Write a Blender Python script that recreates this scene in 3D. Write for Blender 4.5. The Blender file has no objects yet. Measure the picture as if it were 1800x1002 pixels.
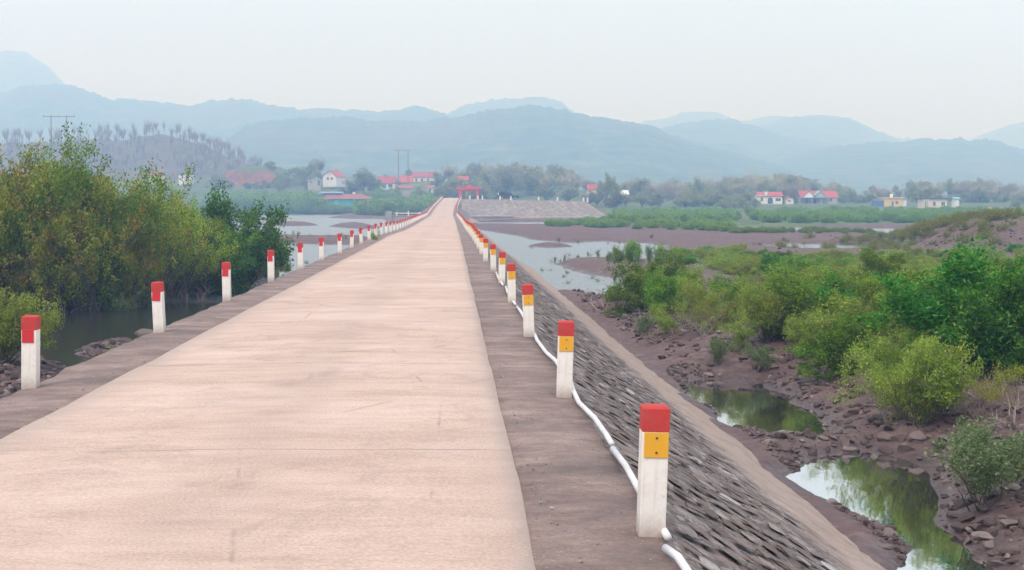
import bpy, math, random
import numpy as np
from mathutils import Vector, Matrix

# ------------------------------------------------------------------ scene, camera, light
S = bpy.context.scene
COL = S.collection
R = math.radians
F, CX, CY = 2500.0, 900.0, 501.0            # focal length in photo pixels (50 mm on 36 mm)
CAMH = 1.95
YAW, PITCH = math.atan(105 / F), math.atan(145 / F)
cam = bpy.data.objects.new("camera", bpy.data.cameras.new("camera"))
COL.objects.link(cam)
cam.location = (0, 0, CAMH)
cam.rotation_euler = (math.pi / 2 - PITCH, 0, -YAW)
cam.data.lens, cam.data.sensor_width = 50, 36
cam.data.clip_start, cam.data.clip_end = 0.1, 20000
S.camera = cam
S.view_settings.view_transform = 'Standard'
S.view_settings.look = 'None'
S.view_settings.gamma = 1
S.view_settings.exposure = 0.0
S.cycles.use_denoising = True
S.cycles.max_bounces = 10
S.cycles.diffuse_bounces = 3
S.cycles.glossy_bounces = 3
S.cycles.volume_bounces = 6
S.cycles.transparent_max_bounces = 6
SUN_EL, SUN_AZ = 52, 205                    # degrees; azimuth clockwise from +Y: behind the camera, to the left
W = bpy.data.worlds.new("World")
S.world = W
W.use_nodes = True
wn, wl = W.node_tree.nodes, W.node_tree.links
wn.clear()
sky = wn.new('ShaderNodeTexSky')
sky.sky_type = 'NISHITA'
sky.sun_disc = False
sky.sun_elevation, sky.sun_rotation = R(SUN_EL), R(SUN_AZ)
sky.dust_density, sky.air_density = 4.0, 1.0
bg1 = wn.new('ShaderNodeBackground'); bg1.inputs[1].default_value = 0.05
wl.new(sky.outputs[0], bg1.inputs[0])
geo = wn.new('ShaderNodeTexCoord')
sep = wn.new('ShaderNodeSeparateXYZ'); wl.new(geo.outputs['Generated'], sep.inputs[0])
ramp = wn.new('ShaderNodeValToRGB')         # the overcast layer: brighter towards the zenith
ramp.color_ramp.elements[0].position = 0.0
ramp.color_ramp.elements[0].color = (0.70, 0.955, 1.34, 1)
ramp.color_ramp.elements[1].position = 0.8
ramp.color_ramp.elements[1].color = (0.98, 1.02, 1.12, 1)
wl.new(sep.outputs[2], ramp.inputs[0])
bg2 = wn.new('ShaderNodeBackground'); bg2.inputs[1].default_value = 1.08
wl.new(ramp.outputs[0], bg2.inputs[0])
addw = wn.new('ShaderNodeAddShader')
wl.new(bg1.outputs[0], addw.inputs[0]); wl.new(bg2.outputs[0], addw.inputs[1])
wo = wn.new('ShaderNodeOutputWorld'); wl.new(addw.outputs[0], wo.inputs[0])
sun = bpy.data.objects.new("sun", bpy.data.lights.new("sun", 'SUN'))
COL.objects.link(sun)
sun.data.energy, sun.data.angle, sun.data.color = 1.5, R(10), (1, 0.945, 0.88)
sun.rotation_euler = (R(90 - SUN_EL), 0, R(180 - SUN_AZ + 0))
sun.location = (0, 0, 60)
HAZE_DENSITY, HAZE_COLOR = 0.00092, (0.37, 0.63, 1.0)

# ------------------------------------------------------------------ picking points from the photograph
_f = np.array([math.sin(YAW) * math.cos(PITCH), math.cos(YAW) * math.cos(PITCH), -math.sin(PITCH)])
_r = np.array([math.cos(YAW), -math.sin(YAW), 0.0])
_u = np.cross(_r, _f)
def ray(px, py):
    return _f + _r * ((px - CX) / F) - _u * ((py - CY) / F)
def at_y(px, py, y):
    d = ray(px, py); return d * (y / d[1]) + np.array([0, 0, CAMH])
def at_z(px, py, z):
    d = ray(px, py); return d * ((z - CAMH) / d[2]) + np.array([0, 0, CAMH])

# ------------------------------------------------------------------ helpers
def tag(o, label=None, cat=None, group=None, kind=None):
    if label: o['label'] = label
    if cat: o['category'] = cat
    if group: o['group'] = group
    if kind: o['kind'] = kind
    return o
def empty(name, loc, rz=0.0):
    o = bpy.data.objects.new(name, None); COL.objects.link(o)
    o.location = tuple(float(v) for v in loc); o.rotation_euler = (0, 0, rz); o.empty_display_size = 0.2
    return o
def link(name, me, parent=None):
    o = bpy.data.objects.new(name, me); COL.objects.link(o)
    if parent is not None: o.parent = parent
    return o
def np_mesh(name, v, f, mats, fm=None, smooth=False):
    me = bpy.data.meshes.new(name)
    v = np.asarray(v, dtype=np.float32); f = np.asarray(f, dtype=np.int32)
    n, k = f.shape
    me.vertices.add(len(v)); me.vertices.foreach_set('co', v.ravel())
    me.loops.add(n * k); me.loops.foreach_set('vertex_index', f.ravel())
    me.polygons.add(n)
    me.polygons.foreach_set('loop_start', np.arange(0, n * k, k, dtype=np.int32))
    me.polygons.foreach_set('loop_total', np.full(n, k, dtype=np.int32))
    for m in (mats if isinstance(mats, (list, tuple)) else [mats]): me.materials.append(m)
    if fm is not None: me.polygons.foreach_set('material_index', np.asarray(fm, dtype=np.int32))
    me.polygons.foreach_set('use_smooth', np.full(n, smooth, dtype=bool))
    me.update(calc_edges=True); me.validate()
    return me
def copy_tree(o, parent=None):
    c = o.copy(); COL.objects.link(c)
    if parent is not None: c.parent = parent
    for ch in list(o.children): copy_tree(ch, c)
    return c

class MB:
    """collects boxes, prisms and tubes into one mesh"""
    def __init__(self): self.v, self.f = [], []
    def add(self, v, f):
        b = len(self.v); self.v += [tuple(map(float, p)) for p in v]; self.f += [tuple(i + b for i in q) for q in f]
    def box(self, x0, y0, z0, x1, y1, z1):
        self.add([(x0,y0,z0),(x1,y0,z0),(x1,y1,z0),(x0,y1,z0),(x0,y0,z1),(x1,y0,z1),(x1,y1,z1),(x0,y1,z1)],
                 [(0,3,2,1),(4,5,6,7),(0,1,5,4),(1,2,6,5),(2,3,7,6),(3,0,4,7)])
    def prism(self, pts, y0, y1):            # outline in x,z swept along y
        n = len(pts)
        self.add([(x, y0, z) for x, z in pts] + [(x, y1, z) for x, z in pts],
                 [tuple(range(n))] + [tuple(range(2*n-1, n-1, -1))] + [(i, i+n, (i+1)%n+n, (i+1)%n) for i in range(n)])
    def prism_x(self, pts, x0, x1):          # outline in y,z swept along x
        n = len(pts)
        self.add([(x0, y, z) for y, z in pts] + [(x1, y, z) for y, z in pts],
                 [tuple(range(n-1, -1, -1))] + [tuple(range(n, 2*n))] + [((i+1)%n, (i+1)%n+n, i+n, i) for i in range(n)])
    def tube(self, pts, rad, n=8):
        pts = [Vector(p) for p in pts]
        rad = rad if isinstance(rad, (list, tuple)) else [rad] * len(pts)
        rings = []; b = len(self.v)
        for i, p in enumerate(pts):
            d = (pts[min(i+1, len(pts)-1)] - pts[max(i-1, 0)]).normalized()
            a = d.orthogonal().normalized() if i == 0 else (a - d * a.dot(d)).normalized()
            c = d.cross(a)
            for k in range(n):
                t = 2 * math.pi * k / n
                self.v.append(tuple(p + (a * math.cos(t) + c * math.sin(t)) * rad[i]))
        for i in range(len(pts) - 1):
            for k in range(n):
                self.f.append((b+i*n+k, b+i*n+(k+1)%n, b+(i+1)*n+(k+1)%n, b+(i+1)*n+k))
        self.f.append(tuple(b + k for k in range(n-1, -1, -1)))
        e = b + (len(pts)-1)*n; self.f.append(tuple(e + k for k in range(n)))
    def mesh(self, name, mat, bevel=0, smooth=False):
        me = bpy.data.meshes.new(name); me.from_pydata(self.v, [], self.f); me.materials.append(mat)
        if bevel:
            import bmesh
            bm = bmesh.new(); bm.from_mesh(me)
            bmesh.ops.recalc_face_normals(bm, faces=bm.faces)
            bmesh.ops.bevel(bm, geom=list(bm.edges), offset=bevel, segments=2, affect='EDGES', profile=0.6)
            bm.to_mesh(me); bm.free()
        if smooth: me.polygons.foreach_set('use_smooth', np.full(len(me.polygons), True))
        me.update(); return me
    def build(self, name, mat, parent=None, bevel=0, smooth=False):
        return link(name, self.mesh(name, mat, bevel, smooth), parent)

# value noise
_rs = np.random.RandomState(7); _T = _rs.rand(256, 256)
def vnoise(x, y):
    x = np.asarray(x, float); y = np.asarray(y, float)
    xi = np.floor(x).astype(int); yi = np.floor(y).astype(int); a = x - xi; b = y - yi
    a = a*a*(3-2*a); b = b*b*(3-2*b)
    g = lambda i, j: _T[i & 255, j & 255]
    return (g(xi,yi)*(1-a)+g(xi+1,yi)*a)*(1-b)+(g(xi,yi+1)*(1-a)+g(xi+1,yi+1)*a)*b
def fbm(x, y, o=4):
    s = 0; w = 1; t = 0
    for i in range(o):
        s = s + w*vnoise(x*2**i + 17.3*i, y*2**i + 5.1*i); t += w; w *= .5
    return s/t
def sstep(a, b, x):
    t = np.clip((x-a)/(b-a), 0, 1); return t*t*(3-2*t)

# ------------------------------------------------------------------ materials
class N:
    """short-hand for building node trees"""
    def __init__(self, name):
        self.m = bpy.data.materials.new(name); self.m.use_nodes = True
        self.t = self.m.node_tree; self.t.nodes.clear()
        self.out = self.t.nodes.new('ShaderNodeOutputMaterial')
    def n(self, typ, **kw):
        x = self.t.nodes.new('ShaderNode' + typ)
        for k, v in kw.items(): setattr(x, k, v)
        return x
    def l(self, a, b): self.t.links.new(a, b)
    def put(self, sock, v):
        if hasattr(v, 'is_linked') or isinstance(v, bpy.types.NodeSocket): self.l(v, sock)
        else: sock.default_value = (*v, 1) if isinstance(v, tuple) and len(v) == 3 and sock.type == 'RGBA' else v
    def coord(self, scale=(1, 1, 1), which='Object'):
        c = self.n('TexCoord'); mp = self.n('Mapping'); mp.inputs['Scale'].default_value = scale
        self.l(c.outputs[which], mp.inputs[0]); return mp.outputs[0]
    def noise(self, scale=1, detail=4, rough=.55, vec=None, dist=0):
        x = self.n('TexNoise'); x.inputs['Scale'].default_value = scale; x.inputs['Detail'].default_value = detail
        x.inputs['Roughness'].default_value = rough; x.inputs['Distortion'].default_value = dist
        if vec is not None: self.l(vec, x.inputs['Vector'])
        return x.outputs['Fac']
    def voro(self, scale=1, vec=None, feature='F1', out='Distance', rnd=1):
        x = self.n('TexVoronoi', feature=feature); x.inputs['Scale'].default_value = scale
        x.inputs['Randomness'].default_value = rnd
        if vec is not None: self.l(vec, x.inputs['Vector'])
        return x.outputs[out]
    def ramp(self, fac, stops):
        x = self.n('ValToRGB'); self.l(fac, x.inputs[0]); e = x.color_ramp.elements
        while len(e) < len(stops): e.new(0.5)
        for q, (p, c) in zip(e, stops):
            q.position = p; q.color = (*c, 1) if isinstance(c, tuple) else (c, c, c, 1)
        return x.outputs[0]
    def mix(self, fac, a, b, mode='MIX'):
        x = self.n('Mix', data_type='RGBA', blend_type=mode)
        self.put(x.inputs[0], fac); self.put(x.inputs[6], a); self.put(x.inputs[7], b); return x.outputs[2]
    def math(self, op, a, b=0.0, c=0.0, clamp=False):
        x = self.n('Math', operation=op, use_clamp=clamp)
        self.put(x.inputs[0], a); self.put(x.inputs[1], b); self.put(x.inputs[2], c); return x.outputs[0]
    def attr(self, name): return self.n('Attribute', attribute_name=name).outputs['Fac']
    def bump(self, h, strength=.5, dist=.02):
        x = self.n('Bump'); x.inputs['Strength'].default_value = strength; x.inputs['Distance'].default_value = dist
        self.l(h, x.inputs['Height']); return x.outputs[0]
    def pbr(self, color, rough=.8, normal=None, **kw):
        p = self.n('BsdfPrincipled'); self.put(p.inputs['Base Color'], color); self.put(p.inputs['Roughness'], rough)
        for k, v in kw.items(): self.put(p.inputs[k.replace('_', ' ')], v)
        if normal is not None: self.l(normal, p.inputs['Normal'])
        self.l(p.outputs[0], self.out.inputs[0]); return self.m

def paint(name, col, rough=.6, dirt=.35, dirtcol=(.25, .2, .15), scale=6.0, bump=.1):
    k = N(name); c = k.coord()
    d = k.ramp(k.noise(scale, 6, .65, c), [(.42, 0.0), (.75, 1.0)])
    col2 = k.mix(k.math('MULTIPLY', d, dirt), col, dirtcol)
    v = k.noise(scale*.35, 3, .5, c)
    col3 = k.mix(.35, col2, k.ramp(v, [(.3, .62), (.7, 1.0)]), 'MULTIPLY')
    return k.pbr(col3, rough, k.bump(k.noise(scale*8, 3, .6, c), bump, .01))

M = {}
# concrete carriageway
k = N('concrete_road'); c = k.coord(); cs = k.coord((.7, 1.5, 1))
a = k.noise(1.1, 8, .72, cs); b = k.noise(.16, 5, .6, c)
streak = k.noise(1.0, 7, .75, k.coord((.3, 6.5, 1)))
col = k.ramp(a, [(.34, (.44, .325, .26)), (.5, (.555, .425, .345)), (.66, (.635, .50, .415))])
col = k.mix(k.ramp(b, [(.42, 0.0), (.62, .7)]), col, (.50, .37, .30))
col = k.mix(k.ramp(streak, [(.5, 0.0), (.74, .4)]), col, (.40, .295, .24))
col = k.mix(k.ramp(k.noise(1.3, 6, .7, k.coord((.3, 2.2, 1))), [(.55, 0.0), (.74, .5)]), col, (.69, .57, .48))
trk = k.n('SeparateXYZ'); k.l(k.n('TexCoord').outputs['Object'], trk.inputs[0])
tw = k.math('ADD', trk.outputs[0], k.math('MULTIPLY', k.math('SUBTRACT', k.noise(.3, 3, .6, c), .5), .7))
lane = k.math('SINE', k.math('MULTIPLY', tw, 2.9))
col = k.mix(k.math('MULTIPLY', k.ramp(lane, [(.25, 0.0), (.95, 1.0)]), k.ramp(k.noise(.45, 5, .65, c), [(.35, .1), (.65, .45)])), col, (.40, .30, .25))
stain = k.ramp(k.noise(.75, 7, .7, k.coord((1.2, .8, 1)), 1.2), [(.54, 0.0), (.66, .6)])
col = k.mix(stain, col, (.385, .285, .235))
col = k.mix(k.ramp(k.noise(.28, 4, .6, c), [(.5, 0.0), (.7, .6)]), col, (.66, .55, .48))
crk = k.ramp(k.voro(.42, k.coord((1, .5, 1)), 'DISTANCE_TO_EDGE'), [(.0, 1.0), (.006, 0.0)])
col = k.mix(k.math('MULTIPLY', crk, k.ramp(k.noise(.5, 4, .7, c), [(.52, 0.0), (.62, .6)])), col, (.20, .15, .125))
grit = k.ramp(k.noise(45, 3, .7, c), [(.35, 0.0), (.75, 1.0)])
col = k.mix(.38, col, k.mix(grit, (.22, .16, .13), (.85, .70, .58)), 'OVERLAY')
speck = k.ramp(k.voro(5.0, c), [(.02, 1.0), (.05, 0.0)])
col = k.mix(k.math('MULTIPLY', speck, k.ramp(k.noise(1.7, 2, .5, c), [(.55, 0.0), (.62, .8)])), col, (.16, .12, .10))
edge = k.attr('edge')                        # brown dust spilled over the slab's rim
col = k.mix(k.math('MULTIPLY', edge, k.ramp(k.noise(2.2, 5, .65, c), [(.3, .15), (.65, .95)])), col, (.40, .31, .255))
sx = k.n('SeparateXYZ'); k.l(k.n('TexCoord').outputs['Object'], sx.inputs[0])
wob = k.math('MULTIPLY', k.math('SUBTRACT', k.noise(1.2, 3, .6, c), .5), .16)
jy = k.math('ADD', sx.outputs[1], wob)
jd = k.math('ABSOLUTE', k.math('SUBTRACT', k.math('FRACT', k.math('MULTIPLY', k.math('SUBTRACT', jy, 5.1), 1/6.0)), 0.0))
joint = k.math('LESS_THAN', jd, .0045)
jm = k.math('MULTIPLY', joint, k.ramp(k.noise(.55, 3, .6, c), [(.38, 0.0), (.55, .8)]))
col = k.mix(jm, col, (.17, .13, .11))
M['road'] = k.pbr(col, .88, k.bump(k.math('SUBTRACT', k.noise(30, 5, .7, c), jm), .2, .008))
# shoulder of darker rough concrete with dust
k = N('shoulder_concrete'); c = k.coord()
a = k.noise(.9, 9, .74, k.coord((.8, 1.3, 1))); b = k.noise(3.2, 8, .75, c)
col = k.ramp(a, [(.34, (.12, .085, .075)), (.5, (.22, .16, .14)), (.66, (.36, .27, .235))])
col = k.mix(k.ramp(b, [(.5, 0.0), (.72, .6)]), col, (.30, .22, .18))
col = k.mix(k.ramp(k.noise(1.1, 4, .6, c), [(.55, 0.0), (.7, .75)]), col, (.14, .115, .105))
grit2 = k.ramp(k.noise(38, 4, .75, c), [(.33, 0.0), (.72, 1.0)])
col = k.mix(.4, col, k.mix(grit2, (.18, .14, .12), (.85, .72, .62)), 'OVERLAY')
peb = k.ramp(k.voro(16, c), [(.10, 1.0), (.16, 0.0)])
col = k.mix(k.math('MULTIPLY', peb, k.ramp(k.noise(1.0, 3, .6, c), [(.5, 0.0), (.6, .7)])), col, (.46, .37, .32))
jd2 = k.math('LESS_THAN', k.math('FRACT', k.math('MULTIPLY', k.math('ADD', k.n('SeparateXYZ').outputs[1], 0), 0.2)), 0.0)
M['shoulder'] = k.pbr(col, .9, k.bump(k.math('ADD', k.noise(9, 7, .75, c), k.math('MULTIPLY', peb, .3)), .6, .03))
# stone-pitched slope
k = N('stone_pitching'); c = k.coord(); cs = k.coord((3.6, 2.2, 1.6))
warp = k.n('Mix', data_type='VECTOR')
nz = k.n('TexNoise'); nz.inputs['Scale'].default_value = 1.8; k.l(cs, nz.inputs['Vector'])
addv = k.n('VectorMath', operation='ADD'); k.l(cs, addv.inputs[0]); k.l(nz.outputs['Color'], addv.inputs[1])
e = k.voro(1.15, addv.outputs[0], 'DISTANCE_TO_EDGE'); cell = k.voro(1.15, addv.outputs[0], 'F1', 'Color')
cs2 = k.n('SeparateColor'); k.l(cell, cs2.inputs[0])
stone = k.ramp(cs2.outputs[0], [(0.0, (.12, .085, .068)), (.45, (.185, .135, .11)), (.8, (.25, .19, .16)), (1.0, (.36, .30, .265))])
stone = k.mix(k.ramp(k.noise(5, 6, .7, c), [(.45, 0.0), (.72, .6)]), stone, (.10, .085, .08))
mort = k.ramp(e, [(.02, 1.0), (.07, 0.0)])
col = k.mix(k.math('MULTIPLY', mort, k.ramp(k.noise(.7, 4, .6, c), [(.4, .15), (.65, .85)])), stone, (.30, .25, .22))
chalk = k.math('MULTIPLY', k.ramp(k.noise(6.5, 4, .6, k.coord((1.2, .55, 1))), [(.56, 0.0), (.66, 1.0)]), k.ramp(k.noise(.35, 3, .6, c), [(.35, .25), (.65, 1.0)]))
col = k.mix(k.math('MULTIPLY', chalk, .75), col, (.50, .47, .45))
mud = k.attr('mud')
mm = k.ramp(k.math('ADD', mud, k.math('MULTIPLY', k.math('SUBTRACT', k.noise(1.4, 5, .6, c), .5), .55)), [(.40, 0.0), (.62, 1.0)])
col = k.mix(k.math('MULTIPLY', mm, .92), col, k.ramp(k.noise(3.0, 5, .6, c), [(.3, (.30, .215, .17)), (.7, (.44, .33, .265))]))
hgt = k.math('ADD', k.math('MULTIPLY', k.ramp(e, [(0.0, 0.0), (.16, 1.0)]), k.math('SUBTRACT', 1.0, k.math('MULTIPLY', mm, .8))), k.math('MULTIPLY', k.noise(7, 6, .7, c), .5))
M['pitching'] = k.pbr(col, .92, k.bump(hgt, .9, .07))
k = N('pale_riprap'); c = k.coord(); e2 = k.voro(1.6, c, 'DISTANCE_TO_EDGE'); cc = k.n('SeparateColor'); k.l(k.voro(1.6, c, 'F1', 'Color'), cc.inputs[0])
col = k.ramp(cc.outputs[0], [(0, (.20, .165, .145)), (.7, (.26, .22, .195)), (1, (.33, .285, .255))])
col = k.mix(k.math('MULTIPLY', k.attr('mud'), .9), col, (.42, .32, .27))
col = k.mix(k.ramp(k.noise(.5, 5, .6, c), [(.4, 0.0), (.7, .5)]), col, (.24, .22, .20))
M['riprap'] = k.pbr(col, .92, k.bump(e2, .4, .05))
k = N('pitch_stone'); c = k.coord(); ge = k.n('NewGeometry')
col = k.ramp(ge.outputs['Random Per Island'], [(0, (.115, .08, .064)), (.4, (.18, .128, .103)), (.75, (.245, .185, .155)), (.93, (.33, .275, .24)), (1, (.48, .44, .40))])
col = k.mix(k.ramp(k.noise(7, 6, .75, c), [(.42, 0.0), (.7, .75)]), col, (.09, .07, .06))
col = k.mix(k.ramp(k.noise(11, 5, .7, c), [(.6, 0.0), (.7, .7)]), col, (.42, .38, .35))
M['pitch_stone'] = k.pbr(col, .93, k.bump(k.noise(22, 6, .75, c), .7, .02))
# ground: mud, grass, clay by attribute
k = N('mudflat_ground'); c = k.coord()
n1 = k.noise(.35, 6, .62, c); n2 = k.noise(3.5, 6, .7, c); n3 = k.noise(.05, 4, .55, c)
mudc = k.ramp(n2, [(.30, (.055, .033, .033)), (.5, (.13, .08, .073)), (.72, (.215, .145, .13))])
mudc = k.mix(k.ramp(n1, [(.4, 0.0), (.68, .7)]), mudc, (.15, .08, .073))
mudc = k.mix(k.ramp(k.noise(1.2, 5, .6, c), [(.58, 0.0), (.75, .5)]), mudc, (.30, .25, .22))
wet = k.attr('wet')
mudc = k.mix(k.math('MULTIPLY', wet, .55), mudc, (.05, .035, .032))
gr = k.ramp(k.math('ADD', k.math('MULTIPLY', n1, .6), k.math('MULTIPLY', n3, .5)), [(.35, (.045, .075, .022)), (.55, (.085, .12, .035)), (.72, (.16, .18, .06)), (.85, (.22, .2, .09))])
gfac = k.ramp(k.math('ADD', k.attr('grass'), k.math('MULTIPLY', k.math('SUBTRACT', n1, .5), .7)), [(.4, 0.0), (.6, 1.0)])
col = k.mix(gfac, mudc, gr)
cl = k.ramp(k.noise(1.0, 5, .7, k.coord((.35, .35, .07))), [(.32, (.10, .06, .035)), (.5, (.22, .075, .045)), (.68, (.34, .14, .09))])
col = k.mix(k.ramp(k.math('ADD', k.attr('clay'), k.math('MULTIPLY', k.math('SUBTRACT', k.noise(.22, 5, .7, c), .56), 3.2)), [(.4, 0.0), (.6, 1.0)]), col, cl)
M['ground'] = k.pbr(col, k.math('SUBTRACT', .95, k.math('MULTIPLY', wet, .55)), k.bump(k.math('ADD', n2, k.math('MULTIPLY', k.voro(7, c), .5)), .8, .08))
# water
k = N('open_water'); c = k.coord((1, .8, 1))
M['water'] = k.pbr((.10, .11, .11), .22, k.bump(k.math('ADD', k.noise(2.2, 4, .6, c), k.math('MULTIPLY', k.noise(.35, 2, .5, c), 1.5)), .55, .12), IOR=1.75)
k = N('calm_water'); c = k.coord((1, .55, 1))
M['water_calm'] = k.pbr((.09, .085, .075), .03, k.bump(k.math('ADD', k.noise(5, 3, .5, c), k.math('MULTIPLY', k.noise(.8, 2, .5, c), 1.0)), .045, .03), IOR=2.2)
gl = k.n('BsdfGlossy'); gl.inputs[0].default_value = (.93, .94, .95, 1); gl.inputs['Roughness'].default_value = .045
lw = k.n('LayerWeight'); lw.inputs[0].default_value = .55
mx = k.n('MixShader'); k.l(k.ramp(lw.outputs['Facing'], [(.3, .15), (.75, .72)]), mx.inputs[0])
pr_ = [q for q in k.t.nodes if q.type == 'BSDF_PRINCIPLED'][0]
bp_ = [q for q in k.t.nodes if q.type == 'BUMP'][0]; k.l(bp_.outputs[0], gl.inputs['Normal'])
k.l(pr_.outputs[0], mx.inputs[1]); k.l(gl.outputs[0], mx.inputs[2]); k.l(mx.outputs[0], k.out.inputs[0])
k = N('murky_water'); c = k.coord((1, .5, 1))
M['water_murky'] = k.pbr((.03, .03, .024), .16, k.bump(k.noise(3.5, 4, .6, c), .12, .05), IOR=1.5)
# rocks
k = N('rock'); c = k.coord(); oi = k.n('Object' + 'Info'); ge = k.n('NewGeometry')
rc = k.ramp(ge.outputs['Random Per Island'], [(0.0, (.045, .03, .028)), (.4, (.09, .06, .055)), (.8, (.14, .10, .09)), (1.0, (.26, .2, .18))])
rc = k.mix(k.ramp(k.noise(6, 5, .7, c), [(.4, 0.0), (.7, .6)]), rc, (.10, .065, .055))
M['rock'] = k.pbr(rc, .9, k.bump(k.noise(14, 6, .7, c), .7, .02))
k = N('crumbs'); M['crumb'] = k.pbr(k.ramp(k.n('NewGeometry').outputs['Random Per Island'], [(0, (.13, .10, .085)), (.6, (.26, .20, .17)), (1, (.45, .37, .32))]), .9)
k = N('pale_boulder'); c = k.coord()
M['boulder'] = k.pbr(k.ramp(k.noise(3, 6, .65, c), [(.3, (.11, .085, .07)), (.7, (.25, .2, .165))]), .9, k.bump(k.noise(9, 6, .7, c), .7, .03))
# leaves
def leaf_mat(name, stops, tr=.4, vary=.25, patch=None, gain=1.0, sat=1.0):
    k = N(name); ge = k.n('NewGeometry'); oi = k.n('ObjectInfo')
    col = k.ramp(ge.outputs['Random Per Island'], stops)
    if patch:
        col = k.mix(k.ramp(k.noise(patch[0], 3, .6, k.coord()), [(.47, 0.0), (.60, .85)]), col, k.ramp(ge.outputs['Random Per Island'], patch[1]))
    hs = k.n('HueSaturation'); k.l(col, hs.inputs['Color'])
    k.l(k.math('ADD', k.math('MULTIPLY', oi.outputs['Random'], .05), .475), hs.inputs['Hue'])
    k.l(k.math('ADD', k.math('MULTIPLY', oi.outputs['Random'], vary*2*gain), (1-vary)*gain), hs.inputs['Value'])
    hs.inputs['Saturation'].default_value = sat
    col = hs.outputs[0]
    d = k.n('BsdfPrincipled'); k.l(col, d.inputs['Base Color']); d.inputs['Roughness'].default_value = .55
    d.inputs['Specular IOR Level'].default_value = .12
    t = k.n('BsdfTranslucent'); k.l(k.mix(.5, col, (1.0, .95, .35), 'MULTIPLY'), t.inputs[0])
    mx = k.n('MixShader'); mx.inputs[0].default_value = tr
    k.l(d.outputs[0], mx.inputs[1]); k.l(t.outputs[0], mx.inputs[2]); k.l(mx.outputs[0], k.out.inputs[0])
    return k.m
M['leaf_green'] = leaf_mat('leaf_green', [(0, (.08, .165, .02)), (.5, (.145, .265, .035)), (.85, (.21, .33, .05)), (1, (.32, .37, .08))], patch=(1.6, [(0, (.05, .11, .02)), (.6, (.10, .18, .03)), (1, (.2, .25, .06))]), gain=1.22, sat=1.05)
M['leaf_dark'] = leaf_mat('leaf_dark', [(0, (.03, .095, .018)), (.5, (.06, .16, .028)), (.85, (.105, .22, .042)), (1, (.19, .28, .07))], gain=1.3, sat=1.1)
M['leaf_lime'] = leaf_mat('leaf_lime', [(0, (.15, .23, .03)), (.5, (.235, .325, .045)), (.85, (.32, .38, .06)), (1, (.44, .39, .08))], patch=(2.2, [(0, (.10, .13, .03)), (.6, (.19, .22, .06)), (1, (.30, .25, .09))]), gain=1.15, sat=1.0)
M['leaf_olive'] = leaf_mat('leaf_olive', [(0, (.08, .15, .03)), (.3, (.16, .25, .045)), (.65, (.27, .32, .06)), (.9, (.40, .36, .08)), (1, (.36, .2, .08))], patch=(.75, [(0, (.13, .09, .045)), (.5, (.22, .17, .06)), (.8, (.34, .27, .07)), (1, (.36, .19, .08))]), gain=1.32, sat=1.1)
M['leaf_grey'] = leaf_mat('leaf_grey', [(0, (.08, .14, .045)), (.5, (.14, .2, .075)), (1, (.28, .31, .17))])
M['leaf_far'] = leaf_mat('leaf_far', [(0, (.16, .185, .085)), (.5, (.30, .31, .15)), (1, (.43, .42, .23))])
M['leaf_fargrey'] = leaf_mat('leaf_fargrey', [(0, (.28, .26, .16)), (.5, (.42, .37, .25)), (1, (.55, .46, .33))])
M['leaf_band'] = leaf_mat('leaf_band', [(0, (.11, .20, .04)), (.5, (.215, .32, .06)), (1, (.33, .42, .09))])
M['grass'] = leaf_mat('grass_blade', [(0, (.12, .14, .03)), (.5, (.2, .2, .05)), (1, (.34, .28, .09))])
def bark(name, a, b):
    k = N(name); c = k.coord((1, 1, .3))
    return k.pbr(k.ramp(k.noise(9, 5, .65, c), [(.3, a), (.7, b)]), .9)
M['bark'] = bark('bark', (.05, .036, .03), (.13, .10, .08))
M['bark_pale'] = bark('bark_pale', (.22, .17, .14), (.42, .35, .30))
M['bark_bare'] = bark('bark_bare', (.17, .115, .10), (.30, .22, .19))
# made things
M['white'] = paint('white_paint', (.80, .73, .64), .6, .5, (.55, .36, .24), 5)
k = N('post_white'); c = k.coord(); gx_ = k.n('SeparateXYZ'); k.l(k.n('TexCoord').outputs['Object'], gx_.inputs[0])
base = k.mix(k.math('MULTIPLY', k.ramp(k.noise(7, 6, .7, c), [(.45, 0.0), (.75, 1.0)]), .55), (.80, .72, .62), (.58, .42, .30))
foot = k.ramp(k.math('ADD', gx_.outputs[2], k.math('MULTIPLY', k.math('SUBTRACT', k.noise(11, 5, .7, c), .5), .22)), [(.0, 1.0), (.14, .15), (.34, 0.0)])
base = k.mix(k.math('MULTIPLY', foot, .75), base, (.33, .25, .20))
drip = k.ramp(k.noise(1.0, 4, .6, k.coord((38, 38, 2.2))), [(.56, 0.0), (.72, .45)])
base = k.mix(drip, base, (.52, .40, .31))
chip = k.ramp(k.noise(20, 6, .78, c), [(.62, 0.0), (.65, 1.0)])
base = k.mix(k.math('MULTIPLY', chip, .7), base, (.36, .33, .30))
M['white'] = k.pbr(base, .7, k.bump(k.noise(50, 4, .7, c), .25, .006))
M['red'] = paint('red_paint', (.52, .03, .024), .8, .6, (.36, .10, .075), 13, .3)
M['red_plate'] = paint('red_plate', (.62, .018, .02), .35, .1, (.3, .03, .03), 7, .02)
M['yellow_plate'] = paint('yellow_plate', (.84, .40, .015), .35, .12, (.5, .2, .02), 7, .02)
M['bolt'] = paint('bolt_steel', (.05, .045, .04), .5, .2)
M['pipe'] = paint('white_pipe', (.78, .75, .71), .5, .5, (.45, .36, .30), 6, .03)
M['concrete'] = paint('concrete', (.36, .32, .29), .9, .5, (.2, .16, .14), 1.2, .3)
M['concrete_pale'] = paint('concrete_pale', (.48, .38, .33), .9, .5, (.30, .22, .18), 1.0, .3)
M['gate_red'] = paint('gate_red', (.66, .035, .045), .5, .15, (.4, .03, .03), 2)
M['roof_red'] = paint('roof_red', (.48, .075, .06), .7, .35, (.28, .08, .07), 1.5)
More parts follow.
